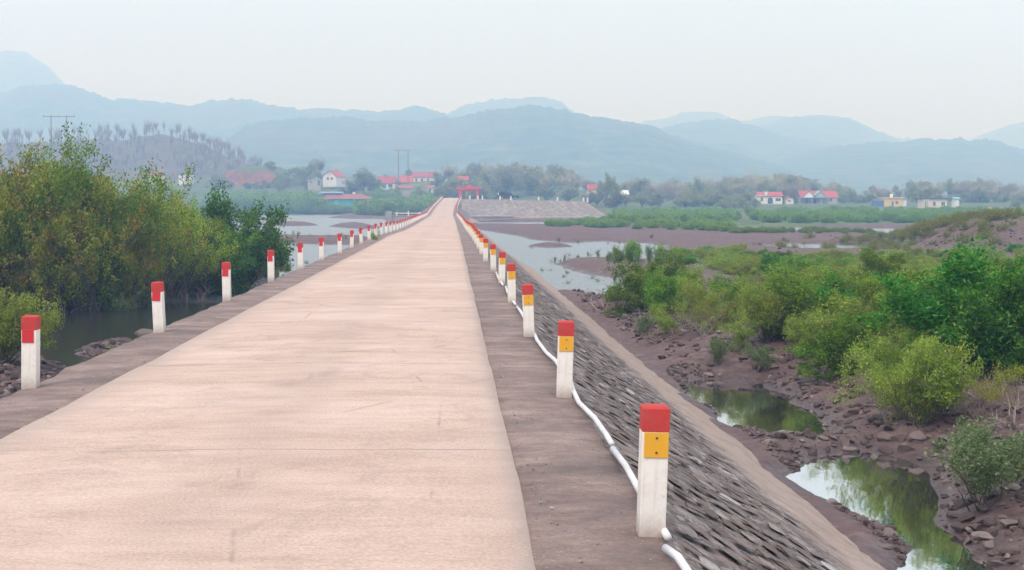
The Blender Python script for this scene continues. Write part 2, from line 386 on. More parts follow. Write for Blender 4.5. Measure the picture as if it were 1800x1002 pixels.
M['roof_maroon'] = paint('roof_maroon', (.36, .07, .075), .7, .35, (.2, .07, .07), 1.5)
M['roof_rust'] = paint('roof_rust', (.33, .12, .085), .7, .45, (.2, .11, .09), 1.0)
M['roof_blue'] = paint('roof_blue', (.2, .33, .52), .5, .2, (.15, .2, .3), 1.0)
M['roof_teal'] = paint('roof_teal', (.22, .42, .42), .6, .2, (.15, .25, .25), 1.0)
M['roof_dark'] = paint('roof_dark', (.09, .09, .10), .7, .2, (.06, .06, .06), 1.0)
M['wall_white'] = paint('wall_white', (.80, .78, .76), .8, .2, (.5, .46, .42), .9)
M['wall_cream'] = paint('wall_cream', (.76, .66, .56), .8, .2, (.5, .42, .34), .9)
M['wall_yellow'] = paint('wall_yellow', (.80, .55, .22), .8, .2, (.55, .38, .18), .9)
M['wall_grey'] = paint('wall_grey', (.42, .40, .38), .85, .35, (.27, .24, .22), .9)
M['wall_teal'] = paint('wall_teal', (.06, .40, .38), .7, .25, (.05, .24, .26), .9)
M['wall_blue'] = paint('wall_blue', (.07, .14, .36), .7, .2, (.06, .1, .2), .9)
M['dark'] = paint('window_and_shade_dark', (.03, .035, .045), .25, .1, (.02, .02, .02), 1)
M['wood'] = paint('door_wood', (.14, .07, .05), .7, .3, (.06, .04, .03), 1)
M['pole'] = paint('pole_concrete', (.25, .21, .2), .9, .3, (.15, .12, .11), 1)
M['car'] = paint('car_paint', (.03, .033, .06), .2, .1, (.10, .1, .1), 1, .02)
M['tyre'] = paint('tyre_rubber', (.02, .02, .02), .8, .2)
M['rim'] = paint('wheel_rim', (.35, .36, .38), .35, .2)
M['glass'] = paint('car_glass', (.015, .02, .025), .08, .05, (.02, .02, .02), 1, 0)
M['lamp'] = paint('lamp_red', (.4, .02, .02), .3, .1)
M['lamp_clear'] = paint('lamp_clear', (.7, .7, .68), .15, .1)
M['litter'] = paint('white_litter', (.75, .74, .72), .6, .2)
k = N('forest_hill'); c = k.coord()
fc = k.ramp(k.noise(.03, 9, .75, c), [(.36, (.015, .035, .015)), (.5, (.05, .085, .035)), (.64, (.16, .17, .08))])
fc = k.mix(k.ramp(k.noise(.006, 4, .6, c), [(.48, 0.0), (.62, .6)]), fc, (.12, .10, .06))
M['forest'] = k.pbr(fc, .95, k.bump(k.noise(.12, 5, .7, c), .8, 3.0))
k = N('scrub_hill'); c = k.coord()
fc = k.ramp(k.noise(.05, 8, .68, c), [(.3, (.06, .06, .03)), (.55, (.13, .10, .065)), (.8, (.22, .15, .10))])
M['scrub'] = k.pbr(fc, .95, k.bump(k.noise(.3, 5, .7, c), .8, 1.0))

# ------------------------------------------------------------------ road line and ground height
WL = -2.2
_yy = np.arange(-40, 520, 1.0)
def _smooth(tab, w):
    v = np.interp(_yy, [p[0] for p in tab], [p[1] for p in tab]); kk = np.hanning(2*w+1); kk /= kk.sum()
    return np.convolve(np.pad(v, w, mode='edge'), kk, 'valid')
_cx = _smooth([(-40, 0), (150, 0), (275, -.3), (330, .1), (412, 1.5), (520, 2.4)], 20)
_rz = _smooth([(-40, 0), (85, 0), (115, -.25), (265, -.45), (345, 1.4), (408, 3.2), (430, 3.35), (460, 3.0), (520, 1)], 10)
road_x = lambda y: np.interp(y, _yy, _cx)
road_z = lambda y: np.interp(y, _yy, _rz)
XL, XR = -4.62, 1.27                         # outer edges of the shoulders
SLOPE = 1.75

def pxpoly(pts): return np.array([at_z(x, y, WL)[:2] for x, y in pts])
WATER = [
 pxpoly([(806,398),(806,420),(830,450),(870,485),(925,512),(985,514),(1010,511),(1040,519),(1060,530),(1078,522),(1110,510),(1108,492),(1040,484),(992,472),(978,464),(992,459),(1060,457),(1120,461),(1165,455),(1172,432),(1130,427),(1100,428),(1060,424),(1000,427),(930,421),(920,417),(900,413.5)]),
 pxpoly([(1325,432.5),(1400,428),(1500,430),(1560,434),(1610,445),(1560,447),(1470,443),(1400,441)]),
 pxpoly([(1285,398),(1400,400),(1500,401.5),(1650,402.5),(1620,412),(1570,413),(1560,418),(1545,414),(1400,408),(1300,404)]),
 pxpoly([(835,390),(990,390.5),(1000,391),(1010,399),(960,398),(880,396.5),(845,397)]),
 pxpoly([(1195,674),(1215,667),(1355,668),(1372,690),(1400,708),(1440,725),(1468,748),(1460,770),(1400,776),(1335,764),(1300,750),(1250,715)]),
 pxpoly([(1385,840),(1430,803),(1500,793),(1575,804),(1635,838),(1652,880),(1620,912),(1640,930),(1690,958),(1740,1005),(1800,1060),(1850,1130),(1700,1130),(1560,1005),(1595,965),(1500,900),(1440,872)]),
 # left of the dam: everything out to the far shore
 np.array([(-6,-12),(-6,120),(-6,300),(-12.8,305),(-12.8,330),(-22,380),*[tuple(at_z(x, y, WL)[:2]) for x, y in [(678,377.5),(560,377),(460,376.5),(380,378),(200,382)]],(-150,330),(-90,120),(-60,-12)]),
]
LAND = [
 pxpoly([(-700,560),(-100,548),(60,535),(150,532),(230,528),(330,519),(380,514),(440,503),(468,491),(462,478),(450,465),(420,450),(300,432),(0,425),(-400,430)]),
 pxpoly([(-300,585),(0,622),(60,628),(105,648),(112,668),(80,690),(-100,760),(-400,800)]),
 pxpoly([(120,622),(180,607),(240,600),(262,606),(215,622),(150,632)]),
 pxpoly([(430,412),(480,414),(560,418),(640,417),(665,421),(650,431),(590,430),(520,428),(470,426),(440,428)]),
 pxpoly([(455,395),(500,391.5),(545,392),(562,396.5),(520,397.5),(470,397)]),
 pxpoly([(578,398.5),(590,394.5),(615,392),(640,393),(655,397),(675,401),(650,403),(610,401)]),
 pxpoly([(575,383),(600,379.5),(640,378),(665,380),(680,383),(660,384.5),(610,384.5)]),
 pxpoly([(924,433),(950,430.5),(1005,431.5),(1010,434),(960,435.5)]),
]
def sdist(P, poly):
    n = len(poly); d = np.full(len(P), 1e18); inside = np.zeros(len(P), bool)
    for i in range(n):
        a, b = poly[i], poly[(i+1) % n]; e = b - a; w = P - a
        t = np.clip((w @ e) / max(e @ e, 1e-9), 0, 1)
        q = w - t[:, None] * e
        d = np.minimum(d, (q*q).sum(1))
        c = (a[1] > P[:, 1]) != (b[1] > P[:, 1])
        xi = a[0] + (P[:, 1] - a[1]) / (e[1] if abs(e[1]) > 1e-9 else 1e-9) * e[0]
        inside ^= c & (P[:, 0] < xi)
    d = np.sqrt(d); return np.where(inside, -d, d)

RC = at_y(440, 320, 650)                     # the red clay cut
MOUND = [at_z(px, py, -1.6) for px, py in ((1665, 428), (1725, 432), (1795, 436), (1885, 440))]
def ground(x, y, full=False):
    x = np.atleast_1d(np.asarray(x, float)); y = np.atleast_1d(np.asarray(y, float))
    P = np.stack([x + .9*(fbm(x*.6, y*.6, 3) - .5)*sstep(5, 30, y), y + (.5 + y*.004)*(fbm(x*.5+40, y*.25, 3) - .5)], 1)
    sd = np.full(len(x), 60.0); near = y < 560
    if near.any():
        Q = P[near]; s = np.full(len(Q), 1e9)
        for w in WATER: s = np.minimum(s, sdist(Q, w))
        for l in LAND: s = np.maximum(s, -sdist(Q, l))
        sd[near] = s
    mh = np.full(len(x), .42)
    mh = np.where((x > 0) & (y < 130), .42 + .65*sstep(75, 38, y)*sstep(5, 10, x - road_x(y)), mh)
    mh = np.where((x < -5) & (y < 130), np.where(y < 47, .38, 1.15), mh)
    stp = np.where((x < -5) & (y < 130) & (y > 47), 1.1, .42)
    land = mh*(1 - np.exp(-np.maximum(sd, 0)*stp/mh)) + np.clip(sd*.28, -.6, 0)
    rough = (fbm(x*1.1, y*1.1, 5) - .5)*(.10 + .34*sstep(75, 40, y)*np.where((x < 0) & (y < 47), .3, 1))*sstep(-.3, 1.6, sd) + (fbm(x*.22+9, y*.22, 3)-.5)*.5*sstep(.5, 5, sd)
    z = WL + land + rough
    a = sstep(-14, 14, x - .0*y)
    rr = np.interp(y, [240, 330, 450, 520, 620, 900, 1400], [0, .25, 1.7, 3.2, 4.6, 8, 16])
    rl = np.interp(y, [485, 520, 590, 680, 900, 1400], [0, 1.0, 8, 13.5, 20, 25])
    z = z + rr*a + rl*(1-a)
    for (qx, qy, h, sx, sy) in ((30, 640, 9, 34, 60), (158, 680, 7, 26, 40), (225, 640, 2, 45, 60)):
        z = z + h*np.exp(-((x-qx)/sx)**2 - ((y-qy)/sy)**2)
    for m in MOUND:
        z = z + .8*np.exp(-((x-m[0])/5.5)**2 - ((y-m[1])/16)**2)*sstep(0, 2, sd)
    fr = 634 + 5*fbm(x*.12, y*0, 2)
    cut = sstep(fr, fr + 8, y)*sstep(760, 690, y)/(1 + ((x-RC[0])/15)**4)
    z = z + 7.5*cut
    # keep clear below the dam, and let the mud run gently up from the toe of the slope
    o = x - road_x(y); rz = road_z(y)
    lim = np.where(o > XR, rz - (o - XR)/SLOPE, np.where(o < XL, rz - (XL - o)/1.45, rz)) - .22
    dam = (y < 470) & (lim > WL + .02)
    z = np.where(dam, np.minimum(z, WL + .10), z)
    toe = (o > 4.4) & (o < 9) & (y < 80)
    z = np.where(toe, np.minimum(z, WL + .15 + .17*np.maximum(o - 5.0, 0)*(.6 + .8*vnoise(x*.5, y*.5)) + .10*(fbm(x*2, y*2, 3)-.35)), z)
    # the cross embankment covers this area
    emb = (y > 327) & (y < 352) & (x > 1) & (x < 36)
    z = np.where(emb, np.minimum(z, -2.0), z)
    if not full: return z
    wet = sstep(.22, .02, z - WL)
    grass = np.where(x > 5, sstep(225, 245, y)*np.where((x < 42) & (y < 322), 0, 1), sstep(485, 500, y))
    for m in MOUND: grass = np.maximum(grass, .75*np.exp(-((x-m[0])/6)**2 - ((y-m[1]-9)/8)**2))
    grass = np.maximum(grass, np.where((x > 9) & (y > 28) & (y < 110), .42, 0))
    clay = sstep(fr-1, fr+1, y)*sstep(fr+9.5, fr+7, y)*sstep(15, 10, np.abs(x-RC[0] + 6*(fbm(x*.1, y*.2, 2)-.5))) + .9*np.exp(-((x-RC[0]+1)/16)**2-((y-629)/3.5)**2)
    return z, wet, grass, clay
def gz(x, y): return float(ground([x], [y])[0])

# ground sheet
nu, nv = 620, 600
U = np.linspace(-.80, .80, nu); T = np.linspace(0, 1, nv)
YY = (10.0)*np.exp(T*math.log(1420/10.0)) - 20.0
gy, gu = np.meshgrid(YY, U, indexing='ij')
gx = gu*(gy + 24.0)
zz, wet, gra, cla = ground(gx.ravel(), gy.ravel(), True)
V = np.stack([gx.ravel(), gy.ravel(), zz], 1)
ii = (np.arange(nv-1)[:, None]*nu + np.arange(nu-1)[None]).ravel()
FQ = np.stack([ii, ii+1, ii+nu+1, ii+nu], 1)
me = np_mesh('ground', V, FQ, M['ground'], smooth=True)
for nm, arr in (('wet', wet), ('grass', gra), ('clay', cla)):
    at = me.attributes.new(nm, 'FLOAT', 'POINT'); at.data.foreach_set('value', arr.astype(np.float32))
tag(link('ground', me), kind='structure')
b = MB(); b.add([(-2,-30,WL),(420,-30,WL),(420,59,WL),(-2,59,WL)], [(0,1,2,3)])
tag(b.build('water', M['water_calm']), kind='structure')
b = MB(); b.add([(-420,-30,WL),(-2,-30,WL),(-2,59,WL),(-420,59,WL)], [(0,1,2,3)])
tag(b.build('water', M['water_murky']), kind='structure')
b = MB(); b.add([(-420,59,WL),(420,59,WL),(420,600,WL),(-420,600,WL)], [(0,1,2,3)])
tag(b.build('water', M['water']), kind='structure')

# ------------------------------------------------------------------ the dam and its road
YS = np.concatenate([np.arange(-8, 60, .25), np.arange(60, 200, 1.0), np.arange(200, 471, 2.0)])
def strip(name, cols, mat, attrs=None, smooth=True):
    """cols: functions of y giving (x, z) arrays"""
    n = len(cols); P = np.zeros((len(YS), n, 3))
    for i, cf in enumerate(cols):
        x, z = cf(YS); P[:, i, 0] = x; P[:, i, 1] = YS; P[:, i, 2] = z
    i0 = (np.arange(len(YS)-1)[:, None]*n + np.arange(n-1)[None]).ravel()
    me = np_mesh(name, P.reshape(-1, 3), np.stack([i0, i0+1, i0+n+1, i0+n], 1), mat, smooth=smooth)
    for nm, vals in (attrs or {}).items():
        a = me.attributes.new(nm, 'FLOAT', 'POINT'); a.data.foreach_set('value', np.tile(np.asarray(vals, np.float32), len(YS)))
    return tag(link(name, me), kind='structure')
wobL = lambda y: .03*(fbm(y*.5, y*0+3, 6)-.5)*2
wobR = lambda y: .022*(fbm(y*.5, y*0+11, 6)-.5)*2
def rc_(off, dz, wob=None):
    return lambda y: (road_x(y) + off + (wob(y) if wob else 0), road_z(y) + dz)
strip('road', [rc_(-3.75, -.06, wobL), rc_(-3.73, -.004, wobL), rc_(-3.45, 0), rc_(-3.0, .01), rc_(-1.6, .025), rc_(-.3, .012), rc_(.3, .002), rc_(.45, -.004, wobR), rc_(.47, -.06, wobR)],
      M['road'], {'edge': [1, 1, .1, 0, 0, 0, .1, 1, 1]})
wobS = lambda y: .05*(fbm(y*1.4, y*0+23, 3)-.5)*2
wobT = lambda y: .05*(fbm(y*1.2, y*0+31, 3)-.5)*2
bumpy = lambda s: (lambda y: .0)
def rough_col(off, dz, seed, wob=None, amp=.018):
    return lambda y: (road_x(y)+off+(wob(y) if wob else 0), road_z(y)+dz+amp*(fbm(y*1.5, y*0+seed, 4)-.5)*2)
strip('road_shoulder', [rough_col(XL-.02, -.25, 41, wobS, 0), rough_col(XL, -.045, 43, wobS), rough_col(-4.3, -.035, 45), rough_col(-4.0, -.035, 47), rough_col(-3.6, -.04, 49)], M['shoulder'])
strip('road_shoulder', [rough_col(.3, -.04, 51), rough_col(.62, -.035, 53), rough_col(.9, -.03, 55), rough_col(XR, -.045, 57, wobT), rough_col(XR+.03, -.22, 59, wobT, 0)], M['shoulder'])
def slope_cols(side, n, run, s, seed):
    cols = []
    for i in range(n):
        t = i/(n-1)
        def cf(y, t=t, i=i):
            drop = t*(road_z(y) + 3.4)
            x = (XR - .02 + drop*s if side > 0 else XL + .02 - drop*s)
            nz = (fbm(y*.9 + 3*i, y*0 + seed + i*.83, 4)-.5)*.10*(1 if 0 < i else 0)
            return road_x(y) + x + nz*.5 + (.35*(fbm(y*.12, y*0+seed, 3)-.5)*t), road_z(y) - .05 - drop + nz
        cols.append(cf)
    return cols
NS = 22
strip('stone_slope', slope_cols(1, NS, 0, SLOPE, 61), M['pitching'], {'mud': [max(0, min(1, (i/(NS-1)-.21)/.38)) for i in range(NS)]})
o = strip('stone_slope', list(reversed(slope_cols(-1, 12, 0, 1.45, 87))), M['pitching'], {'mud': [.3]*12})

# cross embankment on the right at the far end
def poly_obj(name, v, f, mat, attrs=None):
    me = bpy.data.meshes.new(name); me.from_pydata([tuple(map(float, p)) for p in v], [], f); me.materials.append(mat); me.update()
    o = link(name, me)
    for nm, vals in (attrs or {}).items():
        a = me.attributes.new(nm, 'FLOAT', 'POINT'); a.data.foreach_set('value', np.asarray(vals, np.float32))
    return o
EZ = lambda x: 2.75 - .5*sstep(0, 34, x)       # crest height
nx, nt = 60, 10
v, att = [], []
for j in range(nt):
    t = j/(nt-1)
    for i in range(nx):
        q = i/(nx-1); x = 2.2 + q*(29 + (1-t)*6.5)
        zt = float(EZ(np.array(x))); z = -2.9*(1-t) + zt*t
        v.append((x, 322.6 + 8.6*t + .12*math.sin(i*1.3+j), z + (0 if t in (0, 1) else random.Random(i*31+j).uniform(-.05, .05)))); att.append(1 if t < .2 else 0)
for i in range(nx):
    x = 2.2 + i/(nx-1)*29; v.append((x, 345, float(EZ(np.array(x))) - .1)); att.append(0)
for i in range(nx):
    x = 2.2 + i/(nx-1)*35.5; v.append((x, 353, -2.9)); att.append(0)
f = [(j*nx+i, j*nx+i+1, (j+1)*nx+i+1, (j+1)*nx+i) for j in range(nt+1) for i in range(nx-1)]
# right end
f += [((nt-1)*nx, nt*nx, (nt+1)*nx, 0)]
f += [((nt-1)*nx + nx-1, (nx-1), (nt+1)*nx + nx-1, nt*nx + nx-1)]
tag(poly_obj('embankment', v, f, M['riprap'], {'mud': att}), kind='structure')
b = MB(); b.box(9.5, 319.6, -2.9, 37.5, 322.4, -1.25)
b.build('toe_wall', M['concrete_pale'], bevel=.08)
tag(bpy.data.objects['toe_wall'], 'long low pinkish concrete wall along the foot of the far stone embankment', 'wall')
b = MB(); b.box(2.5, 306, -2.9, 13, 319, -1.15); b.box(2.5, 305.8, -1.15, 13.4, 319.4, -.95)
tag(b.build('culvert_wall', M['concrete'], bevel=.05), 'grey concrete block with pale cap between the road and the far embankment', 'wall')
b = MB(); b.box(2.0, 331.0, 0, 33, 331.45, .02)
# abutment on the left
b = MB(); b.box(-13.9, 298, -3.2, -12.6, 300.5, .15); b.box(-12.6, 298.4, -3.2, -4.5, 300.2, -.95); b.box(-12.6, 298.3, -.95, -4.5, 300.3, -.8)
tag(b.build('abutment_wall', M['concrete'], bevel=.05), 'grey concrete abutment with upright end block left of the far road', 'wall')
t = empty('railing', (-10, 299.3, -.8)); tag(t, 'thin pale railing on the concrete abutment left of the road', 'railing')
for x in (-1.6, .8, 3.2):
    b = MB(); b.box(x-.12, -.1, 0, x+.12, .1, 1.05 if x == .8 else .75); b.build('rail_post', M['wall_white'], t)
b = MB(); b.box(-2.2, -.06, .42, 3.5, .06, .6); b.build('rail', M['wall_white'], t)

# ------------------------------------------------------------------ guard posts
PH, PW = .78, .159
def post_proto(side):
    t = empty('guard_post', (0, 0, 0))
    w = PW/2
    b = MB(); b.box(-w, -w, -.35, w, w, PH-.15); b.build('shaft', M['white'], t, bevel=.008)
    b = MB(); b.add([(-w-.002,-w-.002,PH-.15),(w+.002,-w-.002,PH-.15),(w+.002,w+.002,PH-.15),(-w-.002,w+.002,PH-.15),
                     (-w-.002,-w-.002,PH-.012),(w+.002,-w-.002,PH-.012),(w+.002,w+.002,PH-.012),(-w-.002,w+.002,PH-.012),
                     (-w+.02,-w+.02,PH),(w-.02,-w+.02,PH),(w-.02,w-.02,PH),(-w+.02,w-.02,PH)],
                    [(0,3,2,1),(0,1,5,4),(1,2,6,5),(2,3,7,6),(3,0,4,7),(4,5,9,8),(5,6,10,9),(6,7,11,10),(7,4,8,11),(8,9,10,11)])
    b.build('red_cap', M['red'], t, bevel=.004)
    if side > 0:
        b = MB(); b.box(-w+.012, -w-.009, PH-.303, w-.002, -w-.001, PH-.153)
        p = b.build('reflector_plate', M['yellow_plate'], t, bevel=.002)
        for dz in (-.185, -.272):
            b = MB(); b.tube([(.006, -w-.016, PH+dz), (.006, -w-.008, PH+dz)], .007, 8); b.build('bolt', M['bolt'], p)
    else:
        b = MB(); b.box(-.062, -.009, -.072, .062, -.001, .072)
        p = b.build('reflector_plate', M['red_plate'], t, bevel=.002); p.location = (-.008, -w, PH-.215)
    return t
ORD = ['nearest', 'second', 'third', 'fourth', 'fifth', 'sixth', 'seventh', 'eighth', 'ninth', 'tenth', 'eleventh', 'twelfth']
rnd = random.Random(3)
protoR, protoL = post_proto(1), post_proto(-1)
postsR = [(1147, 942), (992.5, 698), (930.5, 592), (900, 532), (882, 498), (867.5, 476)]
postsL = [(50, 682), (279, 585), (398, 528), (476, 493), (528, 472), (565, 457)]
def run_posts(proto, pix, xoff, side, word, desc):
    pts = []
    for px, py in pix:
        p = at_z(px, py, -.035); pts.append((p[0], p[1]))
    y = pts[-1][1] + 6.55
    while y < 416:
        pts.append((road_x(y) + xoff, y)); y += 6.55 if y < 255 else 5.2
    for i, (x, y) in enumerate(pts):
        o = proto if i == 0 else copy_tree(proto)
        o.location = (x, y + (.08 if i < 6 else 0), float(road_z(y)) - .04)
        lean = rnd.uniform(-1.9, 1.9)
        if side > 0 and i < 2: lean = 1.6
        o.rotation_euler = (R(rnd.uniform(-.8, .8)), R(lean), R(rnd.uniform(-3, 3)))
        if i < 12: lab = f'{desc}, {ORD[i]} along the {word} road edge'
        elif y < 255: lab = f'{desc}, in the crowded far {word} row'
        else: lab = f'tiny {desc}, on the far {word} climb'
        tag(o, lab, 'guard post', f'guard posts along the {word} edge of the road')
        for ch in o.children:
            if ch.name.startswith('reflector_plate'):
                if side < 0:
                    ch.rotation_euler = (0, R([0, 5, 3, -2, 0, 2][i] if i < 6 else rnd.uniform(-4, 4)), 0)
        if side > 0 and 150 < y:
            for ch in [c for c in o.children if c.name.startswith('reflector_plate')]:
                for g in list(ch.children): bpy.data.objects.remove(g)
                bpy.data.objects.remove(ch)
run_posts(protoR, postsR, 1.12, 1, 'right', 'white post with red top and yellow plate')
run_posts(protoL, postsL, -4.40, -1, 'left', 'white post with red top and red plate')

# white water pipe lying along the right edge
pipes = [([(1170,960),(1192,985),(1222,1020),(1262,1068)], 'short white plastic pipe at the bottom right, beside the nearest right post'),
         ([(1077,786),(1100,823),(1126,863),(1174,941)], 'white plastic pipe running behind the nearest right guard post'),
         ([(1003,668),(1008,690),(1018,706),(1045,738),(1066,762),(1075,777)], 'bent white plastic pipe on the edge past the second right post'),
         ([(940,586),(944,600),(960,618),(977,637),(998,664)], 'bent white plastic pipe between second and third right posts'),
         ([(909,538),(915,549),(928,568),(938,583)], 'white plastic pipe just before the third right guard post'),
         ([(889,503),(892,515),(899,524),(906,534)], 'white plastic pipe beside the fourth right guard post'),
         ([(872,478),(876,490),(884,500)], 'far white pipe end beside the fifth right guard post')]
for pts, lab in pipes:
    b = MB(); P = [at_z(x, y, .0) for x, y in pts]
    b.tube([(p[0], p[1], -.012 + (.03 if 0 < i < len(P)-1 and i % 2 else 0)) for i, p in enumerate(P)], .024, 10)
    tag(b.build('water_pipe', M['pipe'], smooth=True), lab, 'pipe', 'white pipes along the road edge')

# ------------------------------------------------------------------ ridges
def ridge(name, sky_px, D, mat, foot=.62, back=1.3, ncol=420, jag=2.0, spur=.34, x0=-500, x1=2300, rows=60, z0=-4, seed=0):
    px = np.linspace(x0, x1, ncol)
    sp = sorted(sky_px); py = np.interp(px, [p[0] for p in sp], [p[1] for p in sp])
    kk = np.hanning(9); kk /= kk.sum(); py = np.convolve(np.pad(py, 4, mode='edge'), kk, 'valid')
    crest = np.array([at_y(a, b_, D) for a, b_ in zip(px, py)])
    ux = crest[:, 0]/D; zc = crest[:, 2]; jg = jag*(1.6*(fbm(px*.25, px*0+seed, 4)-.5) + 1.6*(fbm(px*.045, px*0+seed+5, 3)-.5))*2
    ys = np.concatenate([np.linspace(D*foot, D, rows-10), np.linspace(D, D*back, 11)[1:]])
    gyy, guu = np.meshgrid(ys, ux, indexing='ij'); xx = gyy*guu
    s = np.where(gyy <= D, sstep(D*foot*.92, D*1.02, gyy)**.9, 1-.9*sstep(D, D*back, gyy))
    s = s/np.maximum(s[rows-11:rows-10, :], 1e-3); s = np.minimum(s, 1)
    nz = fbm(xx/(D*.05)+seed, gyy/(D*.11), 4)-.5
    hgt = np.maximum(zc, 0)[None]*s*(1 + spur*nz*4*s*(1-s)) + 2.0*(fbm(xx*.08, gyy*.08+seed, 3)-.5)*s
    zz = z0 + (hgt - z0*s) + jg[None]*s**8*np.where(gyy <= D, 1, 0)
    Vv = np.stack([xx.ravel(), gyy.ravel(), zz.ravel()], 1)
    n = ncol; m = len(ys)
    i0 = (np.arange(m-1)[:, None]*n + np.arange(n-1)[None]).ravel()
    me = np_mesh(name, Vv, np.stack([i0, i0+1, i0+n+1, i0+n], 1), mat, smooth=True)
    tag(link(name, me), kind='structure')
    def zat(x, y):
        i = np.interp(x/y, ux, np.arange(n)); j = np.interp(y, ys, np.arange(m))
        return float(zz[int(round(float(j))), int(round(float(i)))])
    return zat
zat_bare = ridge('hill', [(-700,262),(-100,256),(0,252),(60,250),(130,246),(190,247),(230,243),(270,236),(300,238),(340,250),(380,265),(430,287),(480,308),(540,335),(600,356),(2300,362)], 860, M['scrub'], foot=.84, back=1.12, jag=.8, spur=.1, x1=620, ncol=360, z0=5, seed=2)
ridge('hill', [(-500,330),(300,330),(345,290),(390,248),(430,222),(470,213),(520,208),(600,208),(680,213),(740,214),(800,206),(870,195),(930,184),(985,190),(1030,204),(1100,212),(1160,226),(1220,249),(1290,272),(1350,285),(1420,300),(2300,330)], 1950, M['forest'], jag=2.2, ncol=700, seed=11)
ridge('hill', [(-500,345),(1150,345),(1290,300),(1350,278),(1420,266),(1500,252),(1560,252),(1600,247),(1645,244),(1700,246),(1740,247),(1775,255),(1800,263),(1900,285),(2300,300)], 2250, M['forest'], jag=2.2, ncol=600, seed=23)
ridge('hill', [(-500,200),(-100,180),(0,163),(40,152),(80,148),(125,150),(160,163),(190,176),(260,179),(300,184),(330,188),(380,176),(430,174),(480,185),(520,194),(580,190),(640,197),(700,194),(740,188),(770,197),(850,215),(1100,240),(1165,224),(1210,214),(1280,209),(1330,222),(1390,240),(1450,250),(1600,275),(2300,310)], 2750, M['forest'], jag=2.5, ncol=700, seed=37)
ridge('hill', [(-500,230),(150,200),(200,173),(250,178),(560,240),(700,240),(780,202),(820,183),(870,174),(900,173),(945,169),(985,178),(1012,198),(1060,235),(1300,262),(1335,222),(1385,206),(1440,203),(1490,208),(1540,228),(1580,248),(1640,280),(2300,300)], 3400, M['forest'], jag=3, ncol=600, seed=41)
ridge('hill', [(-500,70),(-200,80),(-40,92),(0,92),(30,89),(50,93),(65,108),(88,120),(112,148),(150,175),(300,240),(1080,250),(1125,214),(1165,210),(1200,198),(1260,197),(1290,212),(1310,214),(1345,203),(1375,206),(1420,210),(1470,204),(1500,215),(1560,240),(1690,255),(1725,238),(1765,222),(1800,215),(1900,205),(2300,230)], 4300, M['forest'], jag=3, ncol=600, seed=53)

# ------------------------------------------------------------------ plants
def grow(rs, base, d0, length, rad, depth, nchild, spread, segs, tips, up=.25, shrink=.62, jit=.16):
    p = np.array(base, float); d = np.array(d0, float); d /= np.linalg.norm(d)
    path = [p.copy()]; rads = [rad]
    for i in range(4):
        d = d + rs.normal(0, jit, 3) + np.array([0, 0, up*.25]); d /= np.linalg.norm(d)
        p = p + d*length/4; path.append(p.copy()); rads.append(rad*(1-.55*(i+1)/4))
    segs.append((path, rads))
    if depth == 0:
        tips += [(path[-1], d), (path[3], d), (path[2], d)] ; return
    for c in range(nchild):
        k = 1 + int(rs.rand()*4)*1 if c else 4
        q = path[min(k, 4)]
        a = rs.normal(0, 1, 3); a -= a.dot(d)*d; a /= np.linalg.norm(a)
        nd = d*math.cos(spread) + a*math.sin(spread) + np.array([0, 0, up])
        grow(rs, q, nd, length*shrink*rs.uniform(.75, 1.25), rads[min(k, 4)]*.65, depth-1, nchild, spread*rs.uniform(.85, 1.15), segs, tips, up, shrink, jit)
def seg_mesh(segs, n=4, minr=0.0):
    v, f = [], []
    for path, rads in segs:
        if rads[0] < minr: continue
        b = len(v)
        for i, p in enumerate(path):
            d = path[min(i+1, len(path)-1)] - path[max(i-1, 0)]; d = d/np.linalg.norm(d)
            a = np.cross(d, [.31, .77, .55]); a /= np.linalg.norm(a); c = np.cross(d, a)
            for k in range(n):
                t = 2*math.pi*k/n; v.append(p + (a*math.cos(t) + c*math.sin(t))*rads[i])
        for i in range(len(path)-1):
            for k in range(n): f.append((b+i*n+k, b+i*n+(k+1) % n, b+(i+1)*n+(k+1) % n, b+(i+1)*n+k))
    return np.array(v).reshape(-1, 3), np.array(f, int).reshape(-1, 4)
def leaf_mesh(rs, tips, per, size, rosette=.12, aspect=.45, upb=.3):
    P = np.array([t[0] for t in tips]); D = np.array([t[1] for t in tips])
    P = np.repeat(P, per, 0); D = np.repeat(D, per, 0); n = len(P)
    dirs = rs.normal(0, 1, (n, 3)) + D*.5 + np.array([0, 0, upb]); dirs /= np.linalg.norm(dirs, axis=1)[:, None]
    P = P + rs.normal(0, rosette, (n, 3))
    side = np.cross(dirs, rs.normal(0, 1, (n, 3)) + np.array([0, 0, .6])); side /= np.linalg.norm(side, axis=1)[:, None]
    nrm = np.cross(side, dirs)
    s = size*rs.uniform(.6, 1.3, n)[:, None]
    v0 = P; v1 = P + dirs*s*.5 + side*s*aspect*.5 + nrm*s*.08; v2 = P + dirs*s; v3 = P + dirs*s*.5 - side*s*aspect*.5 + nrm*s*.08
    v = np.stack([v0, v1, v2, v3], 1).reshape(-1, 3)
    f = np.arange(n*4).reshape(-1, 4)
    return v, f
PROTO = {}
